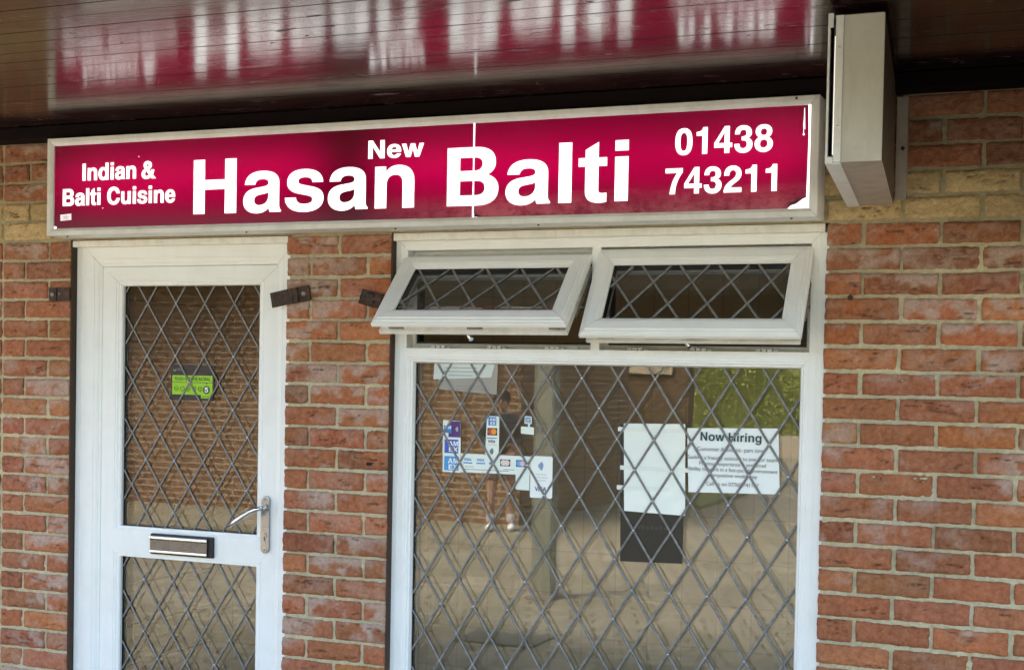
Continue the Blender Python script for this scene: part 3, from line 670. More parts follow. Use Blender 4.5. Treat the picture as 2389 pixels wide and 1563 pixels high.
# ------------------------------------------------------------------ projecting light box seen edge on
pb = thing('projecting_light_box', 'cream metal edge-on light box sign projecting from the wall beside the long sign', 'sign', (.14, 0, 2.195))
Z0b, Z1b = 0.0, .350
def skew(x, y): return x + (-.082) * (y / -.9) * -1
def qbox(bm, xa, xb, ya, yb, z0, z1, mi=0):
    """box whose sides follow the skewed axis of the light box; xa,xb measured at the wall"""
    k = -.0955
    vs = [bm.verts.new((x + k * y, y, z)) for z in (z0, z1) for x, y in ((xa, ya), (xb, ya), (xb, yb), (xa, yb))]
    for f in ((0, 1, 5, 4), (1, 2, 6, 5), (2, 3, 7, 6), (3, 0, 4, 7), (4, 5, 6, 7), (3, 2, 1, 0)):
        g = bm.faces.new([vs[i] for i in f]); g.material_index = mi
    return vs
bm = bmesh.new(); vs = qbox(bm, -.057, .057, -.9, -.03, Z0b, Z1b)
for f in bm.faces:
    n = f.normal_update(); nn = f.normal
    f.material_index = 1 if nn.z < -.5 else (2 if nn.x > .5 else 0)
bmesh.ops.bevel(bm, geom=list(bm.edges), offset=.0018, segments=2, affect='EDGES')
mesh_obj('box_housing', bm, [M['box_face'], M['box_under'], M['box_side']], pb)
bm = bmesh.new(); qbox(bm, -.0618, -.0592, -.899, -.035, .010, Z1b - .010)
mesh_obj('acrylic_panel', bm, M['gasket'], pb)
bm = bmesh.new(); qbox(bm, -.0594, -.0575, -.9025, -.8935, .018, .30)
mesh_obj('lit_slit', bm, M['slit'], pb)
bm = bmesh.new()
k = -.0955
# retaining angle: outer lip with folded corner, returns along the front and underneath
qbox(bm, -.076, -.0705, -.905, -.03, -.003, Z1b + .004)
qbox(bm, -.0755, -.058, -.907, -.9045, -.003, .012); qbox(bm, -.0755, -.063, -.907, -.9045, Z1b - .030, Z1b + .004)
qbox(bm, -.0575, -.0395, -.9035, -.9012, .0, Z1b - .001)
qbox(bm, -.0755, -.039, -.900, -.032, -.0042, -.0012)
mesh_obj('panel_retaining_trim', bm, M['sign_frame'], pb)
for z in (.272, .085):
    bm = bmesh.new(); ball(bm, (-.0485 + .0955 * .9, -.9045, z), .0030, 1, .6, 1, seg=10)
    mesh_obj('rivet', bm, mat('bright_rivet', (.9, .9, .86), .25, .6), pb)
bm = bmesh.new(); box(bm, .063, .096, -.022, -.001, .016, .318, bevel=.0015)
mesh_obj('wall_bracket', bm, M['box_under'], pb)
bm = bmesh.new(); tube(bm, [(.075, -.02, .318), (.078, -.03, .335), (.070, -.05, .352), (.05, -.12, .362), (.02, -.2, .366)], .0035, 8); mesh_obj('power_cable', bm, M['gasket'], pb)
bm = bmesh.new(); disc(bm, (.083, .165), .006, -.025, -.0225); mesh_obj('bracket_bolt', bm, M['rust'], pb)
bm = bmesh.new(); box(bm, -.135, -.0, -.020, -.002, .306, .322, bevel=.001)
mesh_obj('top_strap', bm, M['sign_frame'], pb)

# ------------------------------------------------------------------ leaded lattice
def lattice(x0, x1, z0, z1, ax, az, px, pz, y, name, parent, w=.0080, both=.006, dots=True):
    """diamond net; node at (ax, az), horizontal period px, vertical period pz; strips on both glass faces"""
    bm = bmesh.new(); sl = pz / px
    def clip(a, b):
        (xa, za), (xb, zb) = a, b; t0, t1 = 0., 1.; dx, dz = xb - xa, zb - za
        for p, q in ((-dx, xa - x0), (dx, x1 - xa), (-dz, za - z0), (dz, z1 - za)):
            if abs(p) < 1e-9:
                if q < 0: return None
            else:
                r = q / p
                if p < 0: t0 = max(t0, r)
                else: t1 = min(t1, r)
        return ((xa + t0 * dx, za + t0 * dz), (xa + t1 * dx, za + t1 * dz)) if t1 > t0 + 1e-3 else None
    nlin = int(((x1 - x0) + (z1 - z0) / sl) / px) + 6
    for s_ in (1, -1):
        for k in range(-nlin * 2, nlin * 2):
            xx = ax + k * px; L = 6
            seg = clip((xx - L, az - s_ * sl * L), (xx + L, az + s_ * sl * L))
            if not seg: continue
            a, b = Vector((seg[0][0], 0, seg[0][1])), Vector((seg[1][0], 0, seg[1][1]))
            d = (b - a).normalized(); nrm = Vector((-d.z, 0, d.x))
            h = .0030 if s_ > 0 else .0024
            hw = w / 2
            for (yy, sgn) in ((y, -1),) + (((y + both, 1),) if both else ()):
                prof = [(-hw, 0), (-hw * .8, .6 * h), (-hw * .3, h), (hw * .3, h), (hw * .8, .6 * h), (hw, 0)]
                N = max(2, int((b - a).length / .04))
                rows = []
                for i in range(N + 1):
                    pnt = a.lerp(b, i / N); wob = random.uniform(-.0004, .0004)
                    rows.append([bm.verts.new(pnt + nrm * (u_ + wob) + Vector((0, yy + sgn * v_, 0))) for u_, v_ in prof])
                for r0, r1 in zip(rows, rows[1:]):
                    for i in range(5):
                        q = (r0[i], r1[i], r1[i + 1], r0[i + 1]) if sgn < 0 else (r0[i + 1], r1[i + 1], r1[i], r0[i])
                        f = bm.faces.new(q); f.smooth = True
    if dots:
        for i in range(-60, 60):
            for j in range(-60, 60):
                x = ax + (i + .5 * (j % 2)) * px; z = az + j * pz * .5
                if x0 + .005 < x < x1 - .005 and z0 + .005 < z < z1 - .005:
                    ball(bm, (x + random.uniform(-.0006, .0006), y - .0028, z + random.uniform(-.0006, .0006)), random.uniform(.0022, .0034), 1, .55, 1, mi=1 if random.random() < dots else 0, seg=8)
    return mesh_obj(name, bm, [M['lead'], M['solder']], parent)
def pane(x0, x1, z0, z1, y, m, name, parent):
    bm = bmesh.new(); vs = [bm.verts.new(p) for p in ((x0, y, z0), (x1, y, z0), (x1, y, z1), (x0, y, z1))]; bm.faces.new(vs)
    return mesh_obj(name, bm, m, parent)

# ------------------------------------------------------------------ the window
win = thing('shop_window', 'wide white plastic shop window with diamond leaded glass and two open top vents', 'window')
U_, UO = M['upvc'], M['upvc_old']
WX0, WX1, WZ0, WZ1 = -1.4735, -.0015, .36, 2.1365
bm = bmesh.new()
ring(bm, WX0, WX1, WZ0, WZ1, [(0, .12), (0, .032), (.001, .031), (.0205, .031), (.0215, .0335), (.0235, .0335), (.0245, .0325), (.0445, .0325), (.0465, .0345), (.0465, .085), (.0665, .085), (.0665, .12)], gap=.0005)
mesh_obj('window_frame', bm, U_, win)
bm = bmesh.new(); box(bm, -1.483, -.003, .006, .028, 2.1225, 2.148, bevel=.002); mesh_obj('head_trim', bm, UO, win)
bm = bmesh.new(); box(bm, -1.50, .02, -.03, .12, .335, .359, bevel=.003); mesh_obj('window_sill', bm, U_, win)
bm = bmesh.new(); box(bm, -.004, .0145, .0215, .0305, .40, 2.121); mesh_obj('sealant_bead', bm, U_, win)
bm = bmesh.new()
prism(bm, [(-1.4405, 1.7445), (-1.4265, 1.7325), (-.0485, 1.7325), (-.0345, 1.7445), (-.0485, 1.7565), (-1.4265, 1.7565)], .0318, .118, bevel=.0006)
mesh_obj('transom', bm, U_, win)
bm = bmesh.new()
prism(bm, [(-.757, 1.7520), (-.742, 1.738), (-.727, 1.7520), (-.727, 2.092), (-.742, 2.104), (-.757, 2.092)], .0312, .117, bevel=.0006)
mesh_obj('mullion', bm, U_, win)
bm = bmesh.new()
ring(bm, -1.4275, -.0475, .415, 1.7330, [(0, .06), (0, .0345), (.006, .0335), (.010, .036), (.014, .0355), (.018, .040), (.023, .041), (.0275, .052), (.0275, .058)], gap=.0005)
mesh_obj('glazing_bead', bm, U_, win)
bm = bmesh.new(); ring(bm, -1.403, -.071, .438, 1.7085, [(0, .0575), (.0035, .0575), (.0035, .059), (.0035, .085), (0, .085)], gap=0); mesh_obj('rubber_gasket', bm, M['gasket'], win)
pane(-1.41, -.06, .43, 1.715, .0642, M['glass'], 'glass_pane', win)
pane(-1.41, -.06, .43, 1.715, .0860, M['glass_in'], 'glass_pane', win)
lattice(-1.3985, -.0745, .44, 1.7045, -1.3555, 1.5655, .1249, .1965, .0590, 'lead_lattice', win, dots=.75, both=0)
# rebates and black seals of the two vent openings
for (a, b) in ((-1.427, -.757), (-.727, -.0475)):
    bm = bmesh.new(); ring(bm, a - .001, b + .001, 1.756, 2.0905, [(0, .086), (.019, .084), (.021, .086), (.021, .118)], gap=0); mesh_obj('vent_rebate', bm, UO, win)
    bm = bmesh.new(); ring(bm, a + .0165, b - .0165, 1.773, 2.073, [(0, .0815), (0, .0775), (.006, .0775), (.008, .082), (.008, .12)], gap=0); mesh_obj('rubber_gasket', bm, M['gasket'], win)
    n = 3
    for q in range(n):
        xx = a + (b - a) * (.17 + .31 * q)
        bm = bmesh.new()
        for dx in (-.018, .0, .018): box(bm, xx + dx - .0075, xx + dx + .0075, .045, .066, 1.7572, 1.7655, bevel=.0012)
        box(bm, xx + .030, xx + .044, .048, .062, 1.7570, 1.7610)
        mesh_obj('lock_keep', bm, M['white_plastic'], win)
for (a, b) in ((-1.12, -1.07), (-.86, -.81), (-.44, -.39)):
    bm = bmesh.new(); prism(bm, [(a, 1.7572), (b, 1.7572), (b - .008, 1.768), (a + .012, 1.768)], .068, .080); mesh_obj('packer_wedge', bm, UO, win)
def sash(x0, x1, ang, zh, yh, ax, az, name='opening_vent'):
    """outward opening vent, built flat (local x, n outward = -y, s down = -z), hinged at its top edge"""
    root = bpy.data.objects.new(name, None); C.objects.link(root); root.parent = win
    root.location = (0, yh, zh); root.rotation_euler = (-ang, 0, 0)
    L = .341; h = -L
    bm = bmesh.new()
    ring(bm, x0, x1, h, 0, [(0, .010), (0, -.003), (.0015, -.005), (.008, -.0065), (.0095, -.0105), (.011, -.011), (.018, -.0125), (.0195, -.0155), (.021, -.0160), (.047, -.0160), (.0485, -.0145), (.050, -.0150), (.0560, -.0125), (.0575, -.010), (.0635, -.0075), (.065, -.002)], gap=.0006)
    mesh_obj('vent_frame', bm, U_, root)
    bm = bmesh.new(); ring(bm, x0 + .020, x1 - .020, h + .020, -.020, [(.045, .002), (.045, .038), (0, .038), (0, .010), (-.020, .010)], gap=0); mesh_obj('vent_inner_frame', bm, UO, root)
    bm = bmesh.new(); ring(bm, x0 + .011, x1 - .011, h + .011, -.011, [(.05, .0525), (0, .0525), (0, .0385), (.05, .0385)], gap=0); mesh_obj('vent_inner_flange', bm, UO, root)
    bm = bmesh.new(); ring(bm, x0 + .063, x1 - .063, h + .063, -.063, [(0, -.0012), (.0035, -.0012), (.0035, .0), (.0035, .024)], gap=0); mesh_obj('rubber_gasket', bm, M['gasket'], root)
    # multipoint lock seen under the leading edge
    bm = bmesh.new(); box(bm, x0 + .03, x1 - .03, .016, .032, h + .0175, h + .0198)
    for q in range(3):
        xx = x0 + .05 + q * (x1 - x0 - .12) / 2
        box(bm, xx, xx + .055, .014, .034, h + .0155, h + .0174, 1); ball(bm, (xx + .015, .024, h + .0145), .0045, 1.6, 1, .6, 1); ball(bm, (xx + .046, .024, h + .0135), .0045, 1.2, 1, 1, 1)
    mesh_obj('lock_strip', bm, [UO, M['keep']], root)
    bm = bmesh.new(); cxh = (x0 + x1) / 2 - .02
    box(bm, cxh - .02, cxh + .02, .0525, .062, h + .018, h + .038, bevel=.002); tube(bm, [(cxh, .062, h + .028), (cxh + .004, .078, h + .026), (cxh + .010, .080, h + .018)], [.007, .008, .008], 10)
    mesh_obj('latch_handle', bm, M['chrome'], root)
    pane(x0 + .06, x1 - .06, h + .06, -.06, .0012, M['glass_sash'], 'glass_pane', root)
    pane(x0 + .06, x1 - .06, h + .06, -.06, .0240, M['glass_sash'], 'glass_pane', root)
    lattice(x0 + .066, x1 - .066, h + .066, -.066, ax, az, .1249, .17, .0004, 'lead_lattice', root, dots=.05)
    for sx in (x0 + .006, x1 - .012):                     # friction stays
        bm = bmesh.new(); prism(bm, [(sx, h + .10), (sx + .006, h + .10), (sx + .006, -.03), (sx, -.03)], .055, .058); mesh_obj('friction_stay', bm, M['keep'], root)
    return root
v1 = sash(-1.4425, -.7570, math.radians(45.5), 2.0665, .040, -1.182, -.1430)
v2 = sash(-.7355, -.0390, math.radians(33.5), 2.0805, .040, -.53, -.13)
# stay arms from frame to open vents
for (x, ang, zh) in ((-1.424, 45.5, 2.0665), (-.762, 45.5, 2.0665), (-.720, 33.5, 2.0805), (-.053, 33.5, 2.0805)):
    an = math.radians(ang); p1 = Vector((x, .040 - math.sin(an) * .2 + .05 * math.cos(an), zh - math.cos(an) * .2 - .05 * math.sin(an)))
    bm = bmesh.new(); tube(bm, [(x, .070, 1.90), p1], .004, 6); mesh_obj('stay_arm', bm, M['keep'], win)

# ------------------------------------------------------------------ the door
door = thing('shop_door', 'white plastic door with two diamond leaded panes, letter slot and lever handle', 'door')
bm = bmesh.new()
ring(bm, -2.832, -1.839, -.12, 2.162, [(0, .12), (0, .031), (.001, .030), (.0205, .030), (.0215, .033), (.0235, .033), (.0245, .0315), (.080, .0315), (.0815, .034), (.083, .034), (.0845, .0325), (.096, .035), (.0975, .037), (.100, .0375), (.102, .040), (.110, .042), (.1120, .046), (.1120, .10)], gap=.0005)
mesh_obj('door_frame', bm, U_, door)
bm = bmesh.new(); box(bm, -2.855, -1.889, .006, .027, 2.1235, 2.1475, bevel=.002); mesh_obj('head_trim', bm, UO, door)
bm = bmesh.new(); box(bm, -1.896, -1.8775, .0195, .0290, .04, 2.122); mesh_obj('sealant_bead', bm, U_, door)
leaf = bpy.data.objects.new('door_leaf', None); C.objects.link(leaf); leaf.parent = door
DX0, DX1 = -2.7180, -1.9430
bm = bmesh.new()
k = .82
ring(bm, DX0, DX1, .035, 2.0490, [(0, .10), (0, .0425), (.0015, .041), (.0605, .041), (.062, .0435), (.0635, .0435), (.065, .042), (.070, .043), (.073, .046), (.083, .047), (.087, .052), (.087, .064)], gap=.0005, sz_top=k, sz_bot=1.0)
mesh_obj('leaf_frame', bm, U_, leaf)
bm = bmesh.new()
zc = 1.0145; gx0, gx1 = DX0 + .087, DX1 - .087
prism(bm, [(DX0 + .030, zc), (gx0 - .020, zc - .0465), (gx1 + .020, zc - .0465), (DX1 - .030, zc), (gx1 + .020, zc + .0465), (gx0 - .020, zc + .0465)], .0402, .095, bevel=.0006)
for s_ in (1, -1):
    for (w0, w1, yy) in ((.0455, .0500, .0428), (.0500, .0575, .0465)):
        za, zb = sorted((zc + s_ * w0, zc + s_ * w1)); box(bm, gx0 - .012, gx1 + .012, yy, .07, za, zb)
mesh_obj('middle_rail', bm, U_, leaf)
for (za, zb, ax, az) in ((1.0735, 1.9795, -2.5290, 1.7170), (.123, .9555, -2.5305, .8705)):
    bm = bmesh.new(); ring(bm, gx0 - .003, gx1 + .003, za - .003, zb + .003, [(0, .0635), (.004, .0635), (.004, .066), (.004, .092)], gap=0); mesh_obj('rubber_gasket', bm, M['gasket'], leaf)
    pane(gx0 - .01, gx1 + .01, za - .01, zb + .01, .0690, M['glass'], 'glass_pane', leaf)
    pane(gx0 - .01, gx1 + .01, za - .01, zb + .01, .0910, M['glass_in'], 'glass_pane', leaf)
    lattice(gx0 + .003, gx1 - .003, za, zb, ax, az, .1275, .1955, .0640, 'lead_lattice', leaf, w=.0072, dots=.55, both=0)
# letter slot
lb = bpy.data.objects.new('letter_slot', None); C.objects.link(lb); lb.parent = leaf
bm = bmesh.new(); box(bm, -2.478, -2.202, .0255, .0400, .9765, 1.0535, bevel=.004); mesh_obj('slot_surround', bm, M['gasket'], lb)
bm = bmesh.new(); box(bm, -2.474, -2.222, .0185, .0260, .985, 1.047, bevel=.0012)
for z in (1.041, 1.0335, .9885): tube(bm, [(-2.473, .0195, z), (-2.223, .0195, z)], .0032, 8)
mesh_obj('slot_flap', bm, weathered('dull_steel_flap', (.15, .155, .17), (.10, .10, .10), .25, .4, 30, .05, metal=1.0), lb)
bm = bmesh.new()
for z in (1.0395, .9885): box(bm, -2.4745, -2.2215, .0140, .0180, z - .0045, z + .0045, bevel=.0016)
mesh_obj('chrome_strip', bm, M['chrome'], lb)
# handle
hd = bpy.data.objects.new('door_handle', None); C.objects.link(hd); hd.parent = leaf
def capsule(x, z0, z1, r, n=12):
    return [(x + r * math.cos(a), z1 - r + r * math.sin(a)) for a in [PI * i / n for i in range(n + 1)]] + [(x + r * math.cos(a), z0 + r + r * math.sin(a)) for a in [PI + PI * i / n for i in range(n + 1)]]
bm = bmesh.new(); prism(bm, capsule(-1.983, 1.010, 1.2175, .0165), .0300, .0400, bevel=.003); mesh_obj('back_plate', bm, M['satin'], hd)
bm = bmesh.new(); tube(bm, [(-1.983, .031, 1.175), (-1.983, .002, 1.175)], .010, 14)
tube(bm, [(-1.980, -.002, 1.1765), (-1.984, -.018, 1.1755), (-1.994, -.027, 1.171), (-2.010, -.031, 1.162), (-2.035, -.032, 1.146), (-2.065, -.032, 1.127), (-2.093, -.032, 1.109)], [.008, .0100, .0102, .0100, .0100, .0088, .0066], 16)
mesh_obj('lever', bm, M['chrome'], hd)
bm = bmesh.new(); disc(bm, (-1.983, 1.074), .0085, .0270, .0299); box(bm, -1.9865, -1.9795, .0275, .0299, 1.046, 1.072)
mesh_obj('lock_cylinder', bm, M['satin'], hd)
bm = bmesh.new(); box(bm, -1.9842, -1.9818, .0262, .0269, 1.056, 1.072); mesh_obj('keyhole', bm, M['dark'], hd)
bm = bmesh.new()
for z in (1.205, 1.022): disc(bm, (-1.983, z), .0035, .0285, .0299)
mesh_obj('plate_screw', bm, M['keep'], hd)
# threshold step
bm = bmesh.new(); box(bm, -2.86, -1.86, -.05, .2, .0, .034, bevel=.004); mesh_obj('threshold', bm, M['satin'], door)

# ------------------------------------------------------------------ rusty iron brackets
def iron(label, pts_flat, y0, y1, cx, cz, rot, tab=None, twist=0.):
    t = thing('iron_bracket', label, 'bracket', (cx, 0, cz), 'old iron brackets left on the brickwork')
    t.rotation_euler = (0, rot, 0)
    return t
b1 = iron('flat black iron bracket fixed to brick left of the door frame', 0, 0, 0, -2.884, 1.944, 0)
bm = bmesh.new(); box(bm, -.049, -.014, -.009, .0, -.0245, .0255, bevel=.002); box(bm, -.014, .047, -.006, -.001, -.0245, .0265, bevel=.002)
mesh_obj('plate', bm, M['rust'], b1)
bm = bmesh.new(); ball(bm, (-.031, -.010, 0), .009, 1, .6, 1); ball(bm, (-.001, -.007, .003), .005, 1, .6, 1); mesh_obj('bolt_head', bm, M['keep'], b1)
b2 = iron('black iron bracket overlapping the right edge of the white door frame', 0, 0, 0, -1.862, 1.932, math.radians(-11))
bm = bmesh.new(); box(bm, -.078, .010, -.022, -.017, -.027, .027, bevel=.002); prism(bm, [(.0, -.026), (.030, -.026), (.030, .026), (.0, .026)], -.020, -.004, bevel=.002); box(bm, .022, .074, -.010, .0, -.0265, .0265, bevel=.002)
mesh_obj('plate', bm, M['rust'], b2)
bm = bmesh.new(); ball(bm, (.052, -.012, 0), .010, 1, .7, 1); mesh_obj('bolt_head', bm, M['keep'], b2)
bm = bmesh.new(); box(bm, .024, .027, -.0135, -.0101, -.0262, .0262); mesh_obj('folded_edge', bm, M['keep'], b2)
b3 = iron('corroded iron bracket stub tilted on the pillar beside the left open vent', 0, 0, 0, -1.545, 1.922, math.radians(14))
bm = bmesh.new(); box(bm, -.042, .040, -.012, .0, -.024, .025, bevel=.003)
bmesh.ops.subdivide_edges(bm, edges=bm.edges[:], cuts=3, use_grid_fill=True)
for v in bm.verts: v.co += Vector((random.uniform(-1, 1), random.uniform(-1, 1), random.uniform(-1, 1))) * .0022
mesh_obj('plate', bm, M['rust'], b3)
bm = bmesh.new(); ball(bm, (-.005, -.012, .012), .011, 1.5, .7, 1); ball(bm, (.01, -.012, -.012), .008, 1, .7, 1); mesh_obj('bolt_head', bm, M['rust'], b3)

# ------------------------------------------------------------------ notices and stickers behind the glass
YP = .0605
def sheet(name, label, cat, pts, m, group=None, y=YP, crinkle=0., parts=True, thick=.0004):
    cx = sum(p[0] for p in pts) / len(pts); cz = sum(p[1] for p in pts) / len(pts)
    t = thing(name, label, cat, (cx, y, cz), group)
    bm = bmesh.new()
    if crinkle and len(pts) == 4:
        N = 22; g = []
        A, B, C_, D = [Vector((p[0] - cx, 0, p[1] - cz)) for p in pts]
        for i in range(N + 1):
            row = []
            for j in range(N + 1):
                p = A.lerp(B, i / N).lerp(D.lerp(C_, i / N), j / N)
                h = (float(fbm(np.array(p.x * 25 + 3), np.array(p.z * 60 + 9), 31)) - .5) * crinkle
                row.append(bm.verts.new((p.x, h + crinkle * .5, p.z)))
            g.append(row)
        for i in range(N):
            for j in range(N): bm.faces.new((g[i][j], g[i + 1][j], g[i + 1][j + 1], g[i][j + 1])).smooth = True
    else:
        prism(bm, [(p[0] - cx, p[1] - cz) for p in pts], -thick / 2, thick / 2)
    mesh_obj('paper', bm, m, t)
    t['cx'] = cx; t['cz'] = cz; return t
def on(t, x0, x1, z0, z1, m, name='printed_block', dy=-.0006, r=None):
    bm = bmesh.new(); cx, cz = t.location.x, t.location.z
    prism(bm, [(x0 - cx, z0 - cz), (x1 - cx, z0 - cz), (x1 - cx, z1 - cz), (x0 - cx, z1 - cz)], dy - .0001, dy + .0001)
    return mesh_obj(name, bm, m, t)
def onl(t, body, x0, x1, z0, cap, m, dy=-.0011, name='lettering'):
    o = letters(name, body, x0 - t.location.x, x1 - t.location.x, z0 - t.location.z, cap, dy, m, t, depth=.0001); return o
def ont(t, body, xc, z0, size, m, dy=-.0011, name='lettering', sx=1., off=0.):
    return text(name, body, xc - t.location.x, z0 - t.location.z, size, dy, m, t, sx=sx, depth=.0001, off=off)
def arcs(t, x, z, r, m, flip=1):
    bm = bmesh.new()
    for k in (.35, .6, .85, 1.1):
        pts = [(x - t.location.x + flip * r * k * math.cos(a), -.0012, z - t.location.z + r * k * math.sin(a)) for a in [(-1 + 2 * i / 8) * .8 for i in range(9)]]
        tube(bm, pts, r * .07, 5)
    mesh_obj('contactless_symbol', bm, m, t)
def paper_mat(name, col, rough=.6, crease=0.):
    m = mat(name, col, rough, 0, .4); t = NT(m)
    n = t.noise(t.coord((1, 1, 2)), 22, 5, .6)
    t.link(t.mix(t.math('MULTIPLY', n, .3), col, tuple(c * .75 for c in col)), t.b.inputs['Base Color']); return m
PW = paper_mat('notice_paper', (.88, .92, .90)); PG = paper_mat('grey_paper', (.62, .68, .66)); PB = paper_mat('pale_sticker', (.80, .88, .84))
PLAST = mat('plastic_sleeve', (.84, .90, .86), .12, 0, .6, coat=.6)
blue = mat('print_blue', (.03, .20, .55), .4); blue2 = mat('print_royal_blue', (.05, .10, .50), .4); navy = mat('print_navy', (.03, .04, .22), .4)
purple = mat('print_purple', (.07, .02, .17), .4); orange = mat('print_orange', (.80, .30, .02), .4); redc = mat('print_red', (.62, .05, .02), .4)
black = mat('print_black', (.012, .012, .014), .5); white = mat('print_white', (.85, .88, .88), .5); teal = mat('print_teal', (.01, .05, .065), .5)
lime = paper_mat('print_lime', (.33, .60, .03)); dgreen = mat('print_dark_green', (.03, .09, .01), .5)

n1 = sheet('hiring_notice', 'white paper notice reading Now Hiring taped inside the right of the window', 'notice', [(-.432, 1.304), (-.139, 1.311), (-.148, 1.517), (-.441, 1.509)], PW, crinkle=.0018, y=.0603)
onl(n1, 'Now Hiring', -.396, -.200, 1.471, .0275, teal, dy=-.0022)
for body, xc, z, s_ in (('Customer Assistant- part time', -.298, 1.4385, .0190), ('Seeking a friendly assistant to join our team', -.293, 1.4115, .0175), ('Previous experience is preferred', -.291, 1.393, .0175), ('Ability to work in a fast-paced environment', -.291, 1.375, .0175), ('Competitive weekly pay', -.290, 1.357, .0175), ('Call us on 07760 741147', -.290, 1.329, .0180)):
    ont(n1, body, xc, z, s_, grey_ink, dy=-.0022, sx=.93)
brd = sheet('menu_board', 'tall dark brown menu card standing behind the blank sheet in the window', 'menu', [(-.657, 1.066), (-.449, 1.072), (-.447, 1.515), (-.666, 1.515)], mat('dark_card', (.010, .008, .007), .35), y=.0630, thick=.001)
fgp = mat('faint_grey_print', (.035, .032, .026), .5)
for q, (xa, hh) in enumerate(((-.600, .010), (-.588, .013), (-.572, .009), (-.556, .012), (-.541, .009), (-.528, .014), (-.512, .009))): on(brd, xa, xa + .010, 1.176, 1.176 + hh, fgp, 'illegible_print', dy=-.0012)
sh = sheet('plastic_wrapped_sheet', 'blank white sheet in a creased clear plastic sleeve left of the hiring notice', 'notice', [(-.648, 1.232), (-.443, 1.227), (-.449, 1.521), (-.655, 1.517)], PLAST, crinkle=.0022, y=.0600)
bm = bmesh.new()
for zz, a, b in ((.145, -.125, .10), (.02, -.115, .12), (-.045, -.125, .05)):
    box(bm, a, b, -.0012, -.0008, zz - .008 - .02, zz + .006 - .02)
mesh_obj('sticky_tape', bm, mat('clear_tape', (.80, .86, .82), .1, 0, .7, coat=1.), sh)
pp1 = sheet('upper_paper', 'pale printed sheet hanging highest in the left top corner of the big window', 'notice', [(-1.348, 1.650), (-1.132, 1.660), (-1.118, 1.712), (-1.344, 1.712)], PG, y=.0608)
for q, wq in enumerate((.12, .13, .09)): on(pp1, -1.245 - wq / 2, -1.245 + wq / 2, 1.690 - q * .013, 1.692 - q * .013, grey_ink, 'printed_line')
pp2 = sheet('lower_paper', 'grey printed sheet hanging behind and below the pale sheet in the left top corner', 'notice', [(-1.326, 1.617), (-1.110, 1.602), (-1.107, 1.715), (-1.335, 1.715)], paper_mat('dim_grey_paper', (.36, .34, .31)), y=.0616)
for q in range(2): on(pp2, -1.26, -1.15, 1.628 - q * .010, 1.6295 - q * .010, grey_ink, 'printed_line')

g = 'card payment stickers in the window'
s1 = sheet('payment_sticker', 'purple and white contactless sticker, topmost of the left stack on the window glass', 'sticker', [(-1.308, 1.452), (-1.242, 1.450), (-1.242, 1.508), (-1.308, 1.510)], PB, g)
on(s1, -1.287, -1.2425, 1.452, 1.507, purple); on(s1, -1.304, -1.276, 1.466, 1.492, blue, dy=-.0009); arcs(s1, -1.263, 1.480, .011, white)
onl(s1, 'AM', -1.302, -1.278, 1.480, .010, white)
s2 = sheet('payment_sticker', 'royal blue card logo sticker in the middle of the left stack on the window glass', 'sticker', [(-1.308, 1.393), (-1.240, 1.391), (-1.241, 1.4495), (-1.308, 1.4515)], PB, g)
on(s2, -1.301, -1.249, 1.397, 1.444, blue2); onl(s2, 'AM', -1.286, -1.250, 1.422, .016, white); onl(s2, 'EX', -1.284, -1.250, 1.402, .016, white)
s3 = sheet('payment_sticker', 'sky blue card logo sticker at the bottom of the left stack on the window glass', 'sticker', [(-1.307, 1.332), (-1.240, 1.330), (-1.240, 1.3905), (-1.307, 1.3925)], PB, g)
on(s3, -1.301, -1.247, 1.337, 1.386, mat('print_sky_blue', (.05, .30, .66), .4)); onl(s3, 'AM', -1.287, -1.248, 1.362, .017, white); onl(s3, 'EX', -1.284, -1.250, 1.341, .017, white)
s4 = sheet('payment_sticker', 'tall narrow strip of card logos standing on the horizontal strip in the window', 'sticker', [(-1.148, 1.386), (-1.098, 1.385), (-1.098, 1.528), (-1.144, 1.528)], PB, g)
on(s4, -1.138, -1.109, 1.497, 1.525, blue); onl(s4, 'AM', -1.133, -1.112, 1.512, .009, white); onl(s4, 'EX', -1.130, -1.112, 1.500, .009, white)
on(s4, -1.141, -1.105, 1.463, 1.488, black)
bm = bmesh.new(); disc(bm, (-1.129 - s4.location.x, 1.4755 - s4.location.z), .0100, -.0011, -.0009); mesh_obj('logo_circle', bm, redc, s4)
bm = bmesh.new(); disc(bm, (-1.117 - s4.location.x, 1.4755 - s4.location.z), .0100, -.0014, -.0012); mesh_obj('logo_circle', bm, orange, s4)
on(s4, -1.142, -1.106, 1.4525, 1.4550, navy); onl(s4, 'VISA', -1.138, -1.111, 1.438, .010, navy); on(s4, -1.142, -1.106, 1.431, 1.4325, orange); arcs(s4, -1.134, 1.409, .014, black)
s5 = sheet('payment_sticker', 'long horizontal strip of card logos crossing the lower part of the sticker group', 'sticker', [(-1.239, 1.333), (-.984, 1.334), (-.983, 1.3965), (-1.238, 1.3975)], PB, g, y=.0613)
for xa in (-1.228, -1.180):
    onl(s5, 'VISA', xa + .002, xa + .030, 1.373, .009, blue); on(s5, xa, xa + .033, 1.364, 1.368, blue)
on(s5, -1.132, -1.120, 1.364, 1.371, blue)
on(s5, -1.092, -1.055, 1.360, 1.383, black)
for dx in (-.0065, .0065):
    bm = bmesh.new(); disc(bm, (-1.0735 + dx - s5.location.x, 1.3715 - s5.location.z), .0100, -.0011 - (.0003 if dx > 0 else 0), -.0009 - (.0003 if dx > 0 else 0)); mesh_obj('logo_circle', bm, mat('print_pale_pink', (.75, .62, .60), .5), s5)
on(s5, -1.034, -1.000, 1.360, 1.383, navy)
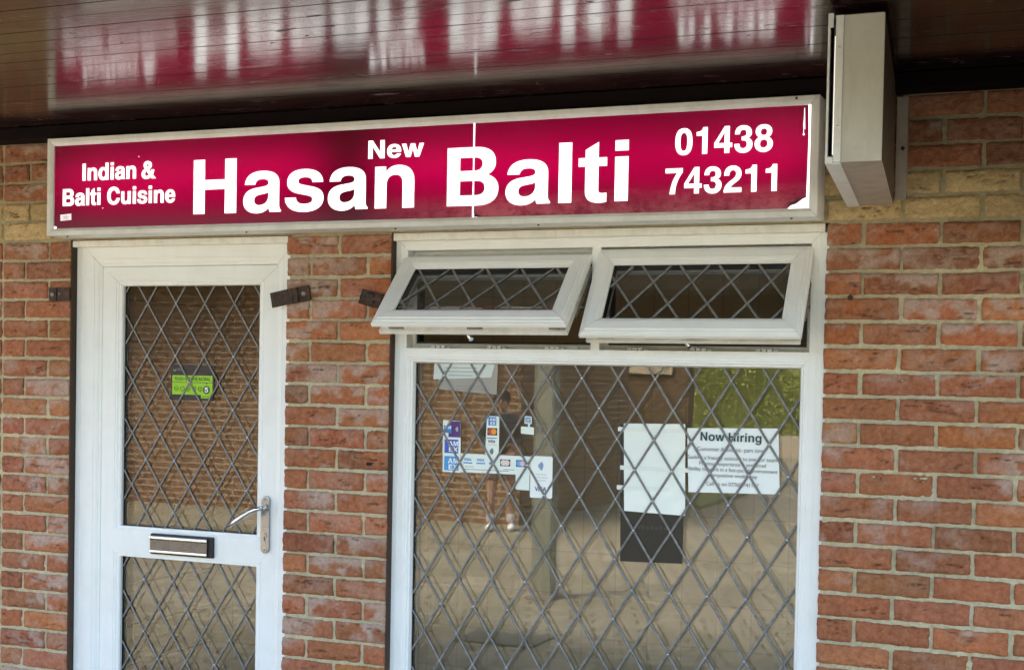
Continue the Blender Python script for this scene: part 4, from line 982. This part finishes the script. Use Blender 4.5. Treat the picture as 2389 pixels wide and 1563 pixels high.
for dx, mm in ((-.006, mat('print_light_blue', (.10, .42, .75), .5)), (.006, mat('print_pink_grey', (.62, .50, .60), .5))):
    bm = bmesh.new(); disc(bm, (-1.017 + dx - s5.location.x, 1.3715 - s5.location.z), .0095, -.0011 - (.0003 if dx > 0 else 0), -.0009 - (.0003 if dx > 0 else 0)); mesh_obj('logo_circle', bm, mm, s5)
for (a, b, z) in ((-1.222, -1.19, 1.352), (-1.08, -1.04, 1.348), (-1.225, -1.06, 1.343)): on(s5, a, b, z, z + .0018, grey_ink, 'printed_line')
s6 = sheet('payment_sticker', 'blank white rounded card below the right end of the horizontal strip', 'sticker', [(-1.034, 1.287), (-1.030, 1.283), (-.984, 1.282), (-.984, 1.336), (-1.034, 1.336)], PB, g, y=.0620)
s7 = sheet('payment_sticker', 'tall white card with blue wave symbol and navy lettering right of the strip', 'sticker', [(-.981, 1.262), (-.978, 1.259), (-.905, 1.259), (-.901, 1.263), (-.902, 1.395), (-.906, 1.399), (-.978, 1.399), (-.981, 1.395)], PW, g)
arcs(s7, -.956, 1.366, .018, blue); onl(s7, 'VISA', -.963, -.923, 1.282, .014, navy)
for q, (a, b) in enumerate(((-.962, -.922), (-.958, -.919), (-.956, -.924))): on(s7, a, b, 1.336 - q * .010, 1.3385 - q * .010, mat('faint_blue_grey', (.50, .58, .60), .5), 'printed_line')
s8 = sheet('payment_sticker', 'tiny blue square card logo above a small white tag in the window', 'sticker', [(-1.006, 1.507), (-.980, 1.506), (-.980, 1.531), (-1.005, 1.532)], PB, g)
on(s8, -1.002, -.984, 1.510, 1.528, blue); onl(s8, 'AM', -.999, -.987, 1.519, .006, white); onl(s8, 'EX', -.999, -.987, 1.5115, .006, white)
s9 = sheet('white_tag', 'small blank white tag with a narrow neck below the tiny blue logo', 'sticker', [(-1.018, 1.473), (-.971, 1.470), (-.971, 1.495), (-.986, 1.496), (-.986, 1.506), (-.993, 1.506), (-.993, 1.496), (-1.018, 1.497)], PB)
fh = sheet('food_rating_sticker', 'lime green and dark food hygiene rating sticker showing 5 inside the door glass', 'sticker', [(-2.439, 1.553), (-2.249, 1.553), (-2.243, 1.683), (-2.436, 1.686)], mat('dark_plum_card', (.020, .010, .012), .4), y=.0668)
on(fh, -2.431, -2.253, 1.574, 1.6455, lime); on(fh, -2.303, -2.259, 1.562, 1.5742, lime)
ont(fh, 'FOOD HYGIENE RATING', -2.342, 1.6265, .0175, dgreen, sx=.80, off=.02); on(fh, -2.431, -2.253, 1.6185, 1.6205, dgreen, 'printed_line', dy=-.0009)
for q, dgt in enumerate('01234'):
    xq = -2.412 + q * .0262
    bm = bmesh.new(); R = .0085
    tube(bm, [(xq - fh.location.x + R * math.cos(a), -.0012, 1.596 - fh.location.z + R * math.sin(a)) for a in [2 * PI * i / 16 for i in range(17)]], .0009, 5); mesh_obj('number_ring', bm, dgreen, fh)
    ont(fh, dgt, xq, 1.5915, .012, dgreen)
bm = bmesh.new(); disc(bm, (-2.279 - fh.location.x, 1.593 - fh.location.z), .0155, -.0011, -.0009, n=28); mesh_obj('number_disc', bm, dgreen, fh)
onl(fh, '5', -2.2865, -2.2715, 1.584, .019, white, dy=-.0016)
bm = bmesh.new(); prism(bm, [(-2.279 - fh.location.x, 1.6125 - fh.location.z), (-2.2735 - fh.location.x, 1.6182 - fh.location.z), (-2.2845 - fh.location.x, 1.6182 - fh.location.z)], -.0011, -.0009); mesh_obj('pointer', bm, dgreen, fh)
on(fh, -2.297, -2.268, 1.567, 1.569, dgreen, 'printed_line', dy=-.0009)
bm = bmesh.new(); cx_, cz_ = -2.420 - fh.location.x, 1.668 - fh.location.z
tube(bm, [(cx_ + .006 * math.cos(a), -.0012, cz_ + .006 * math.sin(a)) for a in [PI * .9 + 1.25 * PI * i / 10 for i in range(11)]], .0018, 6); mesh_obj('logo_mark', bm, mat('pale_green_print', (.3, .5, .3), .5), fh)
for q in range(3): on(fh, -2.410, -2.388, 1.6705 - q * .0035, 1.6717 - q * .0035, grey_ink, 'printed_line')

# the outlines above were measured in the plane y = .088; move each piece along to the plane it hangs in
for t in (n1, brd, sh, pp1, pp2, s1, s2, s3, s4, s5, s6, s7, s8, s9, fh):
    k = (t.location.y - .088) / (.088 + 4.3725)
    t.location.x += (t.location.x - .758) * k; t.location.z += (t.location.z - 1.671) * k
    for q in ('cx', 'cz'): del t[q]
# ------------------------------------------------------------------ shop interior
room = thing('shop_interior', 'dim tiled takeaway room with brown square tiles seen through the glass', 'room', (-1.5, 1.5, 0))
def room_part(name, bm, m):
    o = mesh_obj(name, bm, m, room); o.matrix_parent_inverse = Matrix.Translation((1.5, -1.5, 0)); return o
YB = 2.1
bm = bmesh.new(); box(bm, -3.6, .9, YB, YB + .1, .0, 2.6); room_part('back_wall', bm, M['tile'])
bm = bmesh.new(); box(bm, -3.7, -3.6, .25, YB, .0, 2.6); room_part('side_wall', bm, M['tile_side'])
bm = bmesh.new(); box(bm, .9, 1.0, .25, YB, .0, 2.6); room_part('side_wall', bm, M['tile_side'])
bm = bmesh.new(); box(bm, -3.7, 1.0, .24, YB + .1, -.1, .01); room_part('floor', bm, M['floor_tile'])
bm = bmesh.new(); box(bm, -3.7, 1.0, .24, YB + .1, 2.56, 2.66); room_part('ceiling', bm, M['ceiling'])
bm = bmesh.new(); box(bm, -3.6, .9, YB - .05, YB - .001, 2.49, 2.559, bevel=.01); room_part('cornice', bm, M['ceiling'])

# ------------------------------------------------------------------ outside, seen mirrored in the glass
bm = bmesh.new(); box(bm, -80, 80, -80, 40, -.5, 0); g0 = mesh_obj('pavement', bm, M['paver']); tag(g0, 'beige block paving in front of the shops', 'paving', kind='structure')
fb = thing('facing_building', 'low brown brick building with dark canopy facing the shop across the paving', 'building', (-8, -10.2, 0))
def fpart(name, bm, m):
    o = mesh_obj(name, bm, m, fb); o.matrix_parent_inverse = Matrix.Translation((8, 10.2, 0)); return o
bm = bmesh.new(); box(bm, -20, -5.05, -14, -10.05, 0, 2.75); fpart('brick_front', bm, M['far_brick'])
bm = bmesh.new(); box(bm, -20, -4.7, -14.2, -9.2, 2.76, 3.0); fpart('canopy_fascia', bm, mat('brown_fascia', (.10, .06, .035), .6))
bm = bmesh.new(); box(bm, -8.3, -7.4, -10.06, -10.04, 0.05, 2.05); fpart('door', bm, mat('dark_door_panel', (.05, .045, .04), .4))
rw = thing('rear_brick_wall', 'brown brick garden wall with long pale sign set back behind the facing building', 'wall', (-5.5, -16, 0))
bm = bmesh.new(); box(bm, -14, -4.75, -16.3, -16.0, 0, 2.9); o = mesh_obj('brickwork', bm, M['rear_brick'], rw); o.matrix_parent_inverse = Matrix.Translation((5.5, 16, 0))
bm = bmesh.new(); box(bm, -6.3, -5.0, -15.98, -15.94, 1.72, 1.92); o = mesh_obj('name_board', bm, mat('pale_board', (.55, .45, .30), .6), rw); o.matrix_parent_inverse = Matrix.Translation((5.5, 16, 0))
vg = bmesh.new(); box(vg, -12, -3.8, -15.9, -13.2, 0, .05); go = mesh_obj('grass', vg, None or mat('rough_grass', (.24, .24, .09), .95)); tag(go, 'rough grass verge at the foot of the brick wall', 'grass', kind='stuff')
post = thing('canopy_post', 'square grey green canopy post standing on the paving', 'post', (-3.0, -5.45, 0))
bm = bmesh.new(); box(bm, -.075, .075, -.075, .075, .0, 2.9, bevel=.006); mesh_obj('shaft', bm, mat('grey_green_paint', (.22, .23, .18), .5), post)
bm = bmesh.new(); box(bm, -.11, .11, -.11, .11, .0, .03, bevel=.004); mesh_obj('base_plate', bm, M['keep'], post)
cv = thing('dark_paving_patch', 'dark square thin flat cover set in the paving', 'patch', (-2.62, -3.75, 0))  # thin dark slab laid flat on the paving
bm = bmesh.new(); box(bm, -.26, .26, -.20, .20, .004, .012); mesh_obj('patch_slab', bm, mat('dark_patch_tone', (.13, .125, .095), .8), cv)

# hedge bank: leaf clumps through a volume
def leafy(name, label, x0, x1, y0, y1, z0, z1, n, cols, seed):
    r = np.random.default_rng(seed)
    P = np.stack([r.uniform(x0, x1, n), r.uniform(y0, y1, n), z0 + (z1 - z0) * r.beta(1.5, 1.0, n)], 1)
    keep = fbm(P[:, 0] * 1.3, P[:, 2] * 1.3, seed) > .36; P = P[keep]; n = len(P)
    s = r.uniform(.025, .06, n); a = r.normal(size=(n, 3)); a /= np.linalg.norm(a, axis=1)[:, None]; b = np.cross(a, r.normal(size=(n, 3))); b /= np.linalg.norm(b, axis=1)[:, None]
    V = np.stack([P - a * s[:, None], P + b * s[:, None] * .5, P + a * s[:, None], P - b * s[:, None] * .5], 1).reshape(-1, 3)
    F = np.arange(4 * n).reshape(-1, 4); ac = Acc()
    ci = np.array(cols)[r.integers(0, len(cols), n)] * (0.7 + .6 * fbm(P[:, 0] * .9, P[:, 2] * .9, seed + 2))[:, None]
    ac.add(V, F, np.repeat(ci, 4, 0))
    m = mat('hedge_leaves', (.1, .15, .03), .6, 0, .3); t = NT(m); at = t.add('ShaderNodeVertexColor'); at.layer_name = 'Col'; t.link(at.outputs[0], t.b.inputs['Base Color'])
    return ac, m
hg = thing('hedge', 'sunny green hedge bank beyond the paving, right of the brick walls', 'hedge', (-5, -27, 0))
ac, hm = leafy('hedge', '', -10.5, -1.5, -28.2, -27.0, .0, 4.2, 75000, [(.26, .32, .07), (.31, .35, .08), (.22, .27, .06), (.34, .36, .10)], 5)
o = ac.build('foliage', hm, hg); o.matrix_parent_inverse = Matrix.Translation((5, 27, 0))
bm = bmesh.new(); box(bm, -16, 3, -28.9, -27.6, 0, 3.9); o = mesh_obj('inner_growth', bm, mat('leafy_twigs', (.26, .31, .08), .9), hg); o.matrix_parent_inverse = Matrix.Translation((5, 27, 0))
bm = bmesh.new(); box(bm, -16, 3, -26.5, -26.2, 0, .45); o = mesh_obj('retaining_kerb', bm, mat('pale_stone', (.40, .34, .25), .9), hg); o.matrix_parent_inverse = Matrix.Translation((5, 27, 0))

# a passer-by standing on the paving, seen only as a reflection
def person(x, y, rz):
    root = thing('person', 'person in dark jacket and pinkish shorts with white socks standing on the paving', 'person', (x, y, 0)); root.rotation_euler = (0, 0, rz); root.scale = (.86, .86, .86)
    J_ = {'pelvis': (0, 0, .92), 'waist': (0, .01, 1.06), 'chest': (0, .0, 1.26), 'neck': (0, 0, 1.43), 'throat': (0, -.015, 1.50),
          'head': (0, -.03, 1.60), 'crown': (0, -.02, 1.70), 'shl': (.17, 0, 1.39), 'ell': (.23, .02, 1.14), 'wrl': (.17, -.18, 1.05), 'hal': (.13, -.25, 1.07),
          'shr': (-.17, 0, 1.39), 'elr': (-.24, .02, 1.13), 'wrr': (-.16, -.17, 1.06), 'har': (-.11, -.24, 1.08),
          'hipl': (.09, 0, .88), 'knl': (.11, -.02, .49), 'anl': (.12, .02, .09), 'tol': (.13, -.13, .035),
          'hipr': (-.09, 0, .88), 'knr': (-.12, -.02, .49), 'anr': (-.14, .02, .09), 'tor': (-.16, -.13, .035)}
    Rr = {'pelvis': .135, 'waist': .125, 'chest': .15, 'neck': .075, 'throat': .06, 'head': .098, 'crown': .07, 'shl': .065, 'ell': .045, 'wrl': .03, 'hal': .035, 'shr': .065, 'elr': .045, 'wrr': .03, 'har': .035,
          'hipl': .095, 'knl': .06, 'anl': .042, 'tol': .038, 'hipr': .095, 'knr': .06, 'anr': .042, 'tor': .038}
    E_ = [('pelvis', 'waist'), ('waist', 'chest'), ('chest', 'neck'), ('neck', 'throat'), ('throat', 'head'), ('head', 'crown'), ('chest', 'shl'), ('shl', 'ell'), ('ell', 'wrl'), ('wrl', 'hal'), ('chest', 'shr'), ('shr', 'elr'), ('elr', 'wrr'), ('wrr', 'har'),
          ('pelvis', 'hipl'), ('hipl', 'knl'), ('knl', 'anl'), ('anl', 'tol'), ('pelvis', 'hipr'), ('hipr', 'knr'), ('knr', 'anr'), ('anr', 'tor')]
    def skinned(name, keys, edges, grow, m, rootk, fing=False):
        me = bpy.data.meshes.new(name); ks = list(keys); pts = [J_[k] for k in ks]; ed = [(ks.index(a), ks.index(b)) for a, b in edges]; rad = [Rr[k] + grow for k in ks]
        if fing:
            for hk, sgn in (('hal', 1), ('har', -1)):
                h = Vector(J_[hk]); hi = ks.index(hk)
                for q in range(5):
                    d = Vector((-sgn * .02 + sgn * (q - 2) * .010, -.045 - .008 * (2 - abs(q - 2)), .012 * (q - 2)))
                    if q == 4: d = Vector((-sgn * .035, -.02, .03))
                    pts.append(tuple(h + d * .6)); rad.append(.010); ed.append((hi, len(pts) - 1)); pts.append(tuple(h + d)); rad.append(.008); ed.append((len(pts) - 2, len(pts) - 1))
        me.from_pydata(pts, ed, []); me.materials.append(m)
        o = bpy.data.objects.new(name, me); C.objects.link(o); o.parent = root
        mo = o.modifiers.new('s', 'SKIN'); sk = me.skin_vertices[0].data
        for i, r in enumerate(rad): sk[i].radius = (r, r)
        sk[ks.index(rootk)].use_root = True
        su = o.modifiers.new('u', 'SUBSURF'); su.levels = 2; su.render_levels = 2
        dg = bpy.context.evaluated_depsgraph_get(); dg.update()
        me2 = bpy.data.meshes.new_from_object(o.evaluated_get(dg)); o.modifiers.clear(); o.data = me2
        for p in me2.polygons: p.use_smooth = True
        return o
    skin = mat('skin', (.36, .21, .15), .5); jacket = mat('dark_jacket', (.035, .035, .04), .8); shorts = mat('pinkish_shorts', (.22, .13, .12), .8); sock = mat('white_sock', (.55, .52, .54), .9); hair = mat('dark_hair', (.03, .02, .015), .7)
    body = skinned('body', J_.keys(), E_, 0, skin, 'pelvis', True)
    for nm, c_, r_, sx_, sy_, sz_ in (('nose', (0, -.128, 1.595), .014, .8, 1, 1.3), ('eye', (.036, -.118, 1.615), .011, 1, 1, .6), ('eye', (-.036, -.118, 1.615), .011, 1, 1, .6), ('ear', (.096, -.02, 1.60), .022, .4, .8, 1.2), ('ear', (-.096, -.02, 1.60), .022, .4, .8, 1.2), ('mouth', (0, -.120, 1.553), .018, 1.2, .4, .3)):
        bm = bmesh.new(); ball(bm, c_, r_, sx_, sy_, sz_); mesh_obj(nm, bm, hair if nm == 'eye' else skin, root)
    bm = bmesh.new(); ball(bm, (0, .005, 1.645), .118, 1, 1.05, 1.0, seg=16)
    for v in list(bm.verts):
        if v.co.z < 1.60 and v.co.y < -.02: bm.verts.remove(v)
    mesh_obj('hair', bm, hair, root)
    ju = ['pelvis', 'waist', 'chest', 'neck', 'shl', 'ell', 'wrl', 'shr', 'elr', 'wrr']
    skinned('jacket', ju, [e for e in E_ if e[0] in ju and e[1] in ju], .016, jacket, 'pelvis')
    J_['thl'] = (.105, -.01, .60); J_['thr'] = (-.115, -.01, .60); Rr['thl'] = Rr['thr'] = .082
    skinned('shorts', ['pelvis', 'hipl', 'thl', 'hipr', 'thr'], [('pelvis', 'hipl'), ('hipl', 'thl'), ('pelvis', 'hipr'), ('hipr', 'thr')], .018, shorts, 'pelvis')
    J_['cal'] = (.117, .0, .24); J_['car'] = (-.132, .0, .24); Rr['cal'] = Rr['car'] = .052
    for a, b in (('cal', 'anl'), ('car', 'anr')): skinned('sock', [a, b], [(a, b)], .008, sock, b)
    for a, b in (('anl', 'tol'), ('anr', 'tor')):
        bm = bmesh.new(); p, q = Vector(J_[a]), Vector(J_[b]); c = (p + q) / 2; ball(bm, (c.x, c.y, .05), .12, .42, 1.15, .42, seg=14); mesh_obj('shoe', bm, white, root)
person(-5.05, -9.5, math.radians(160))
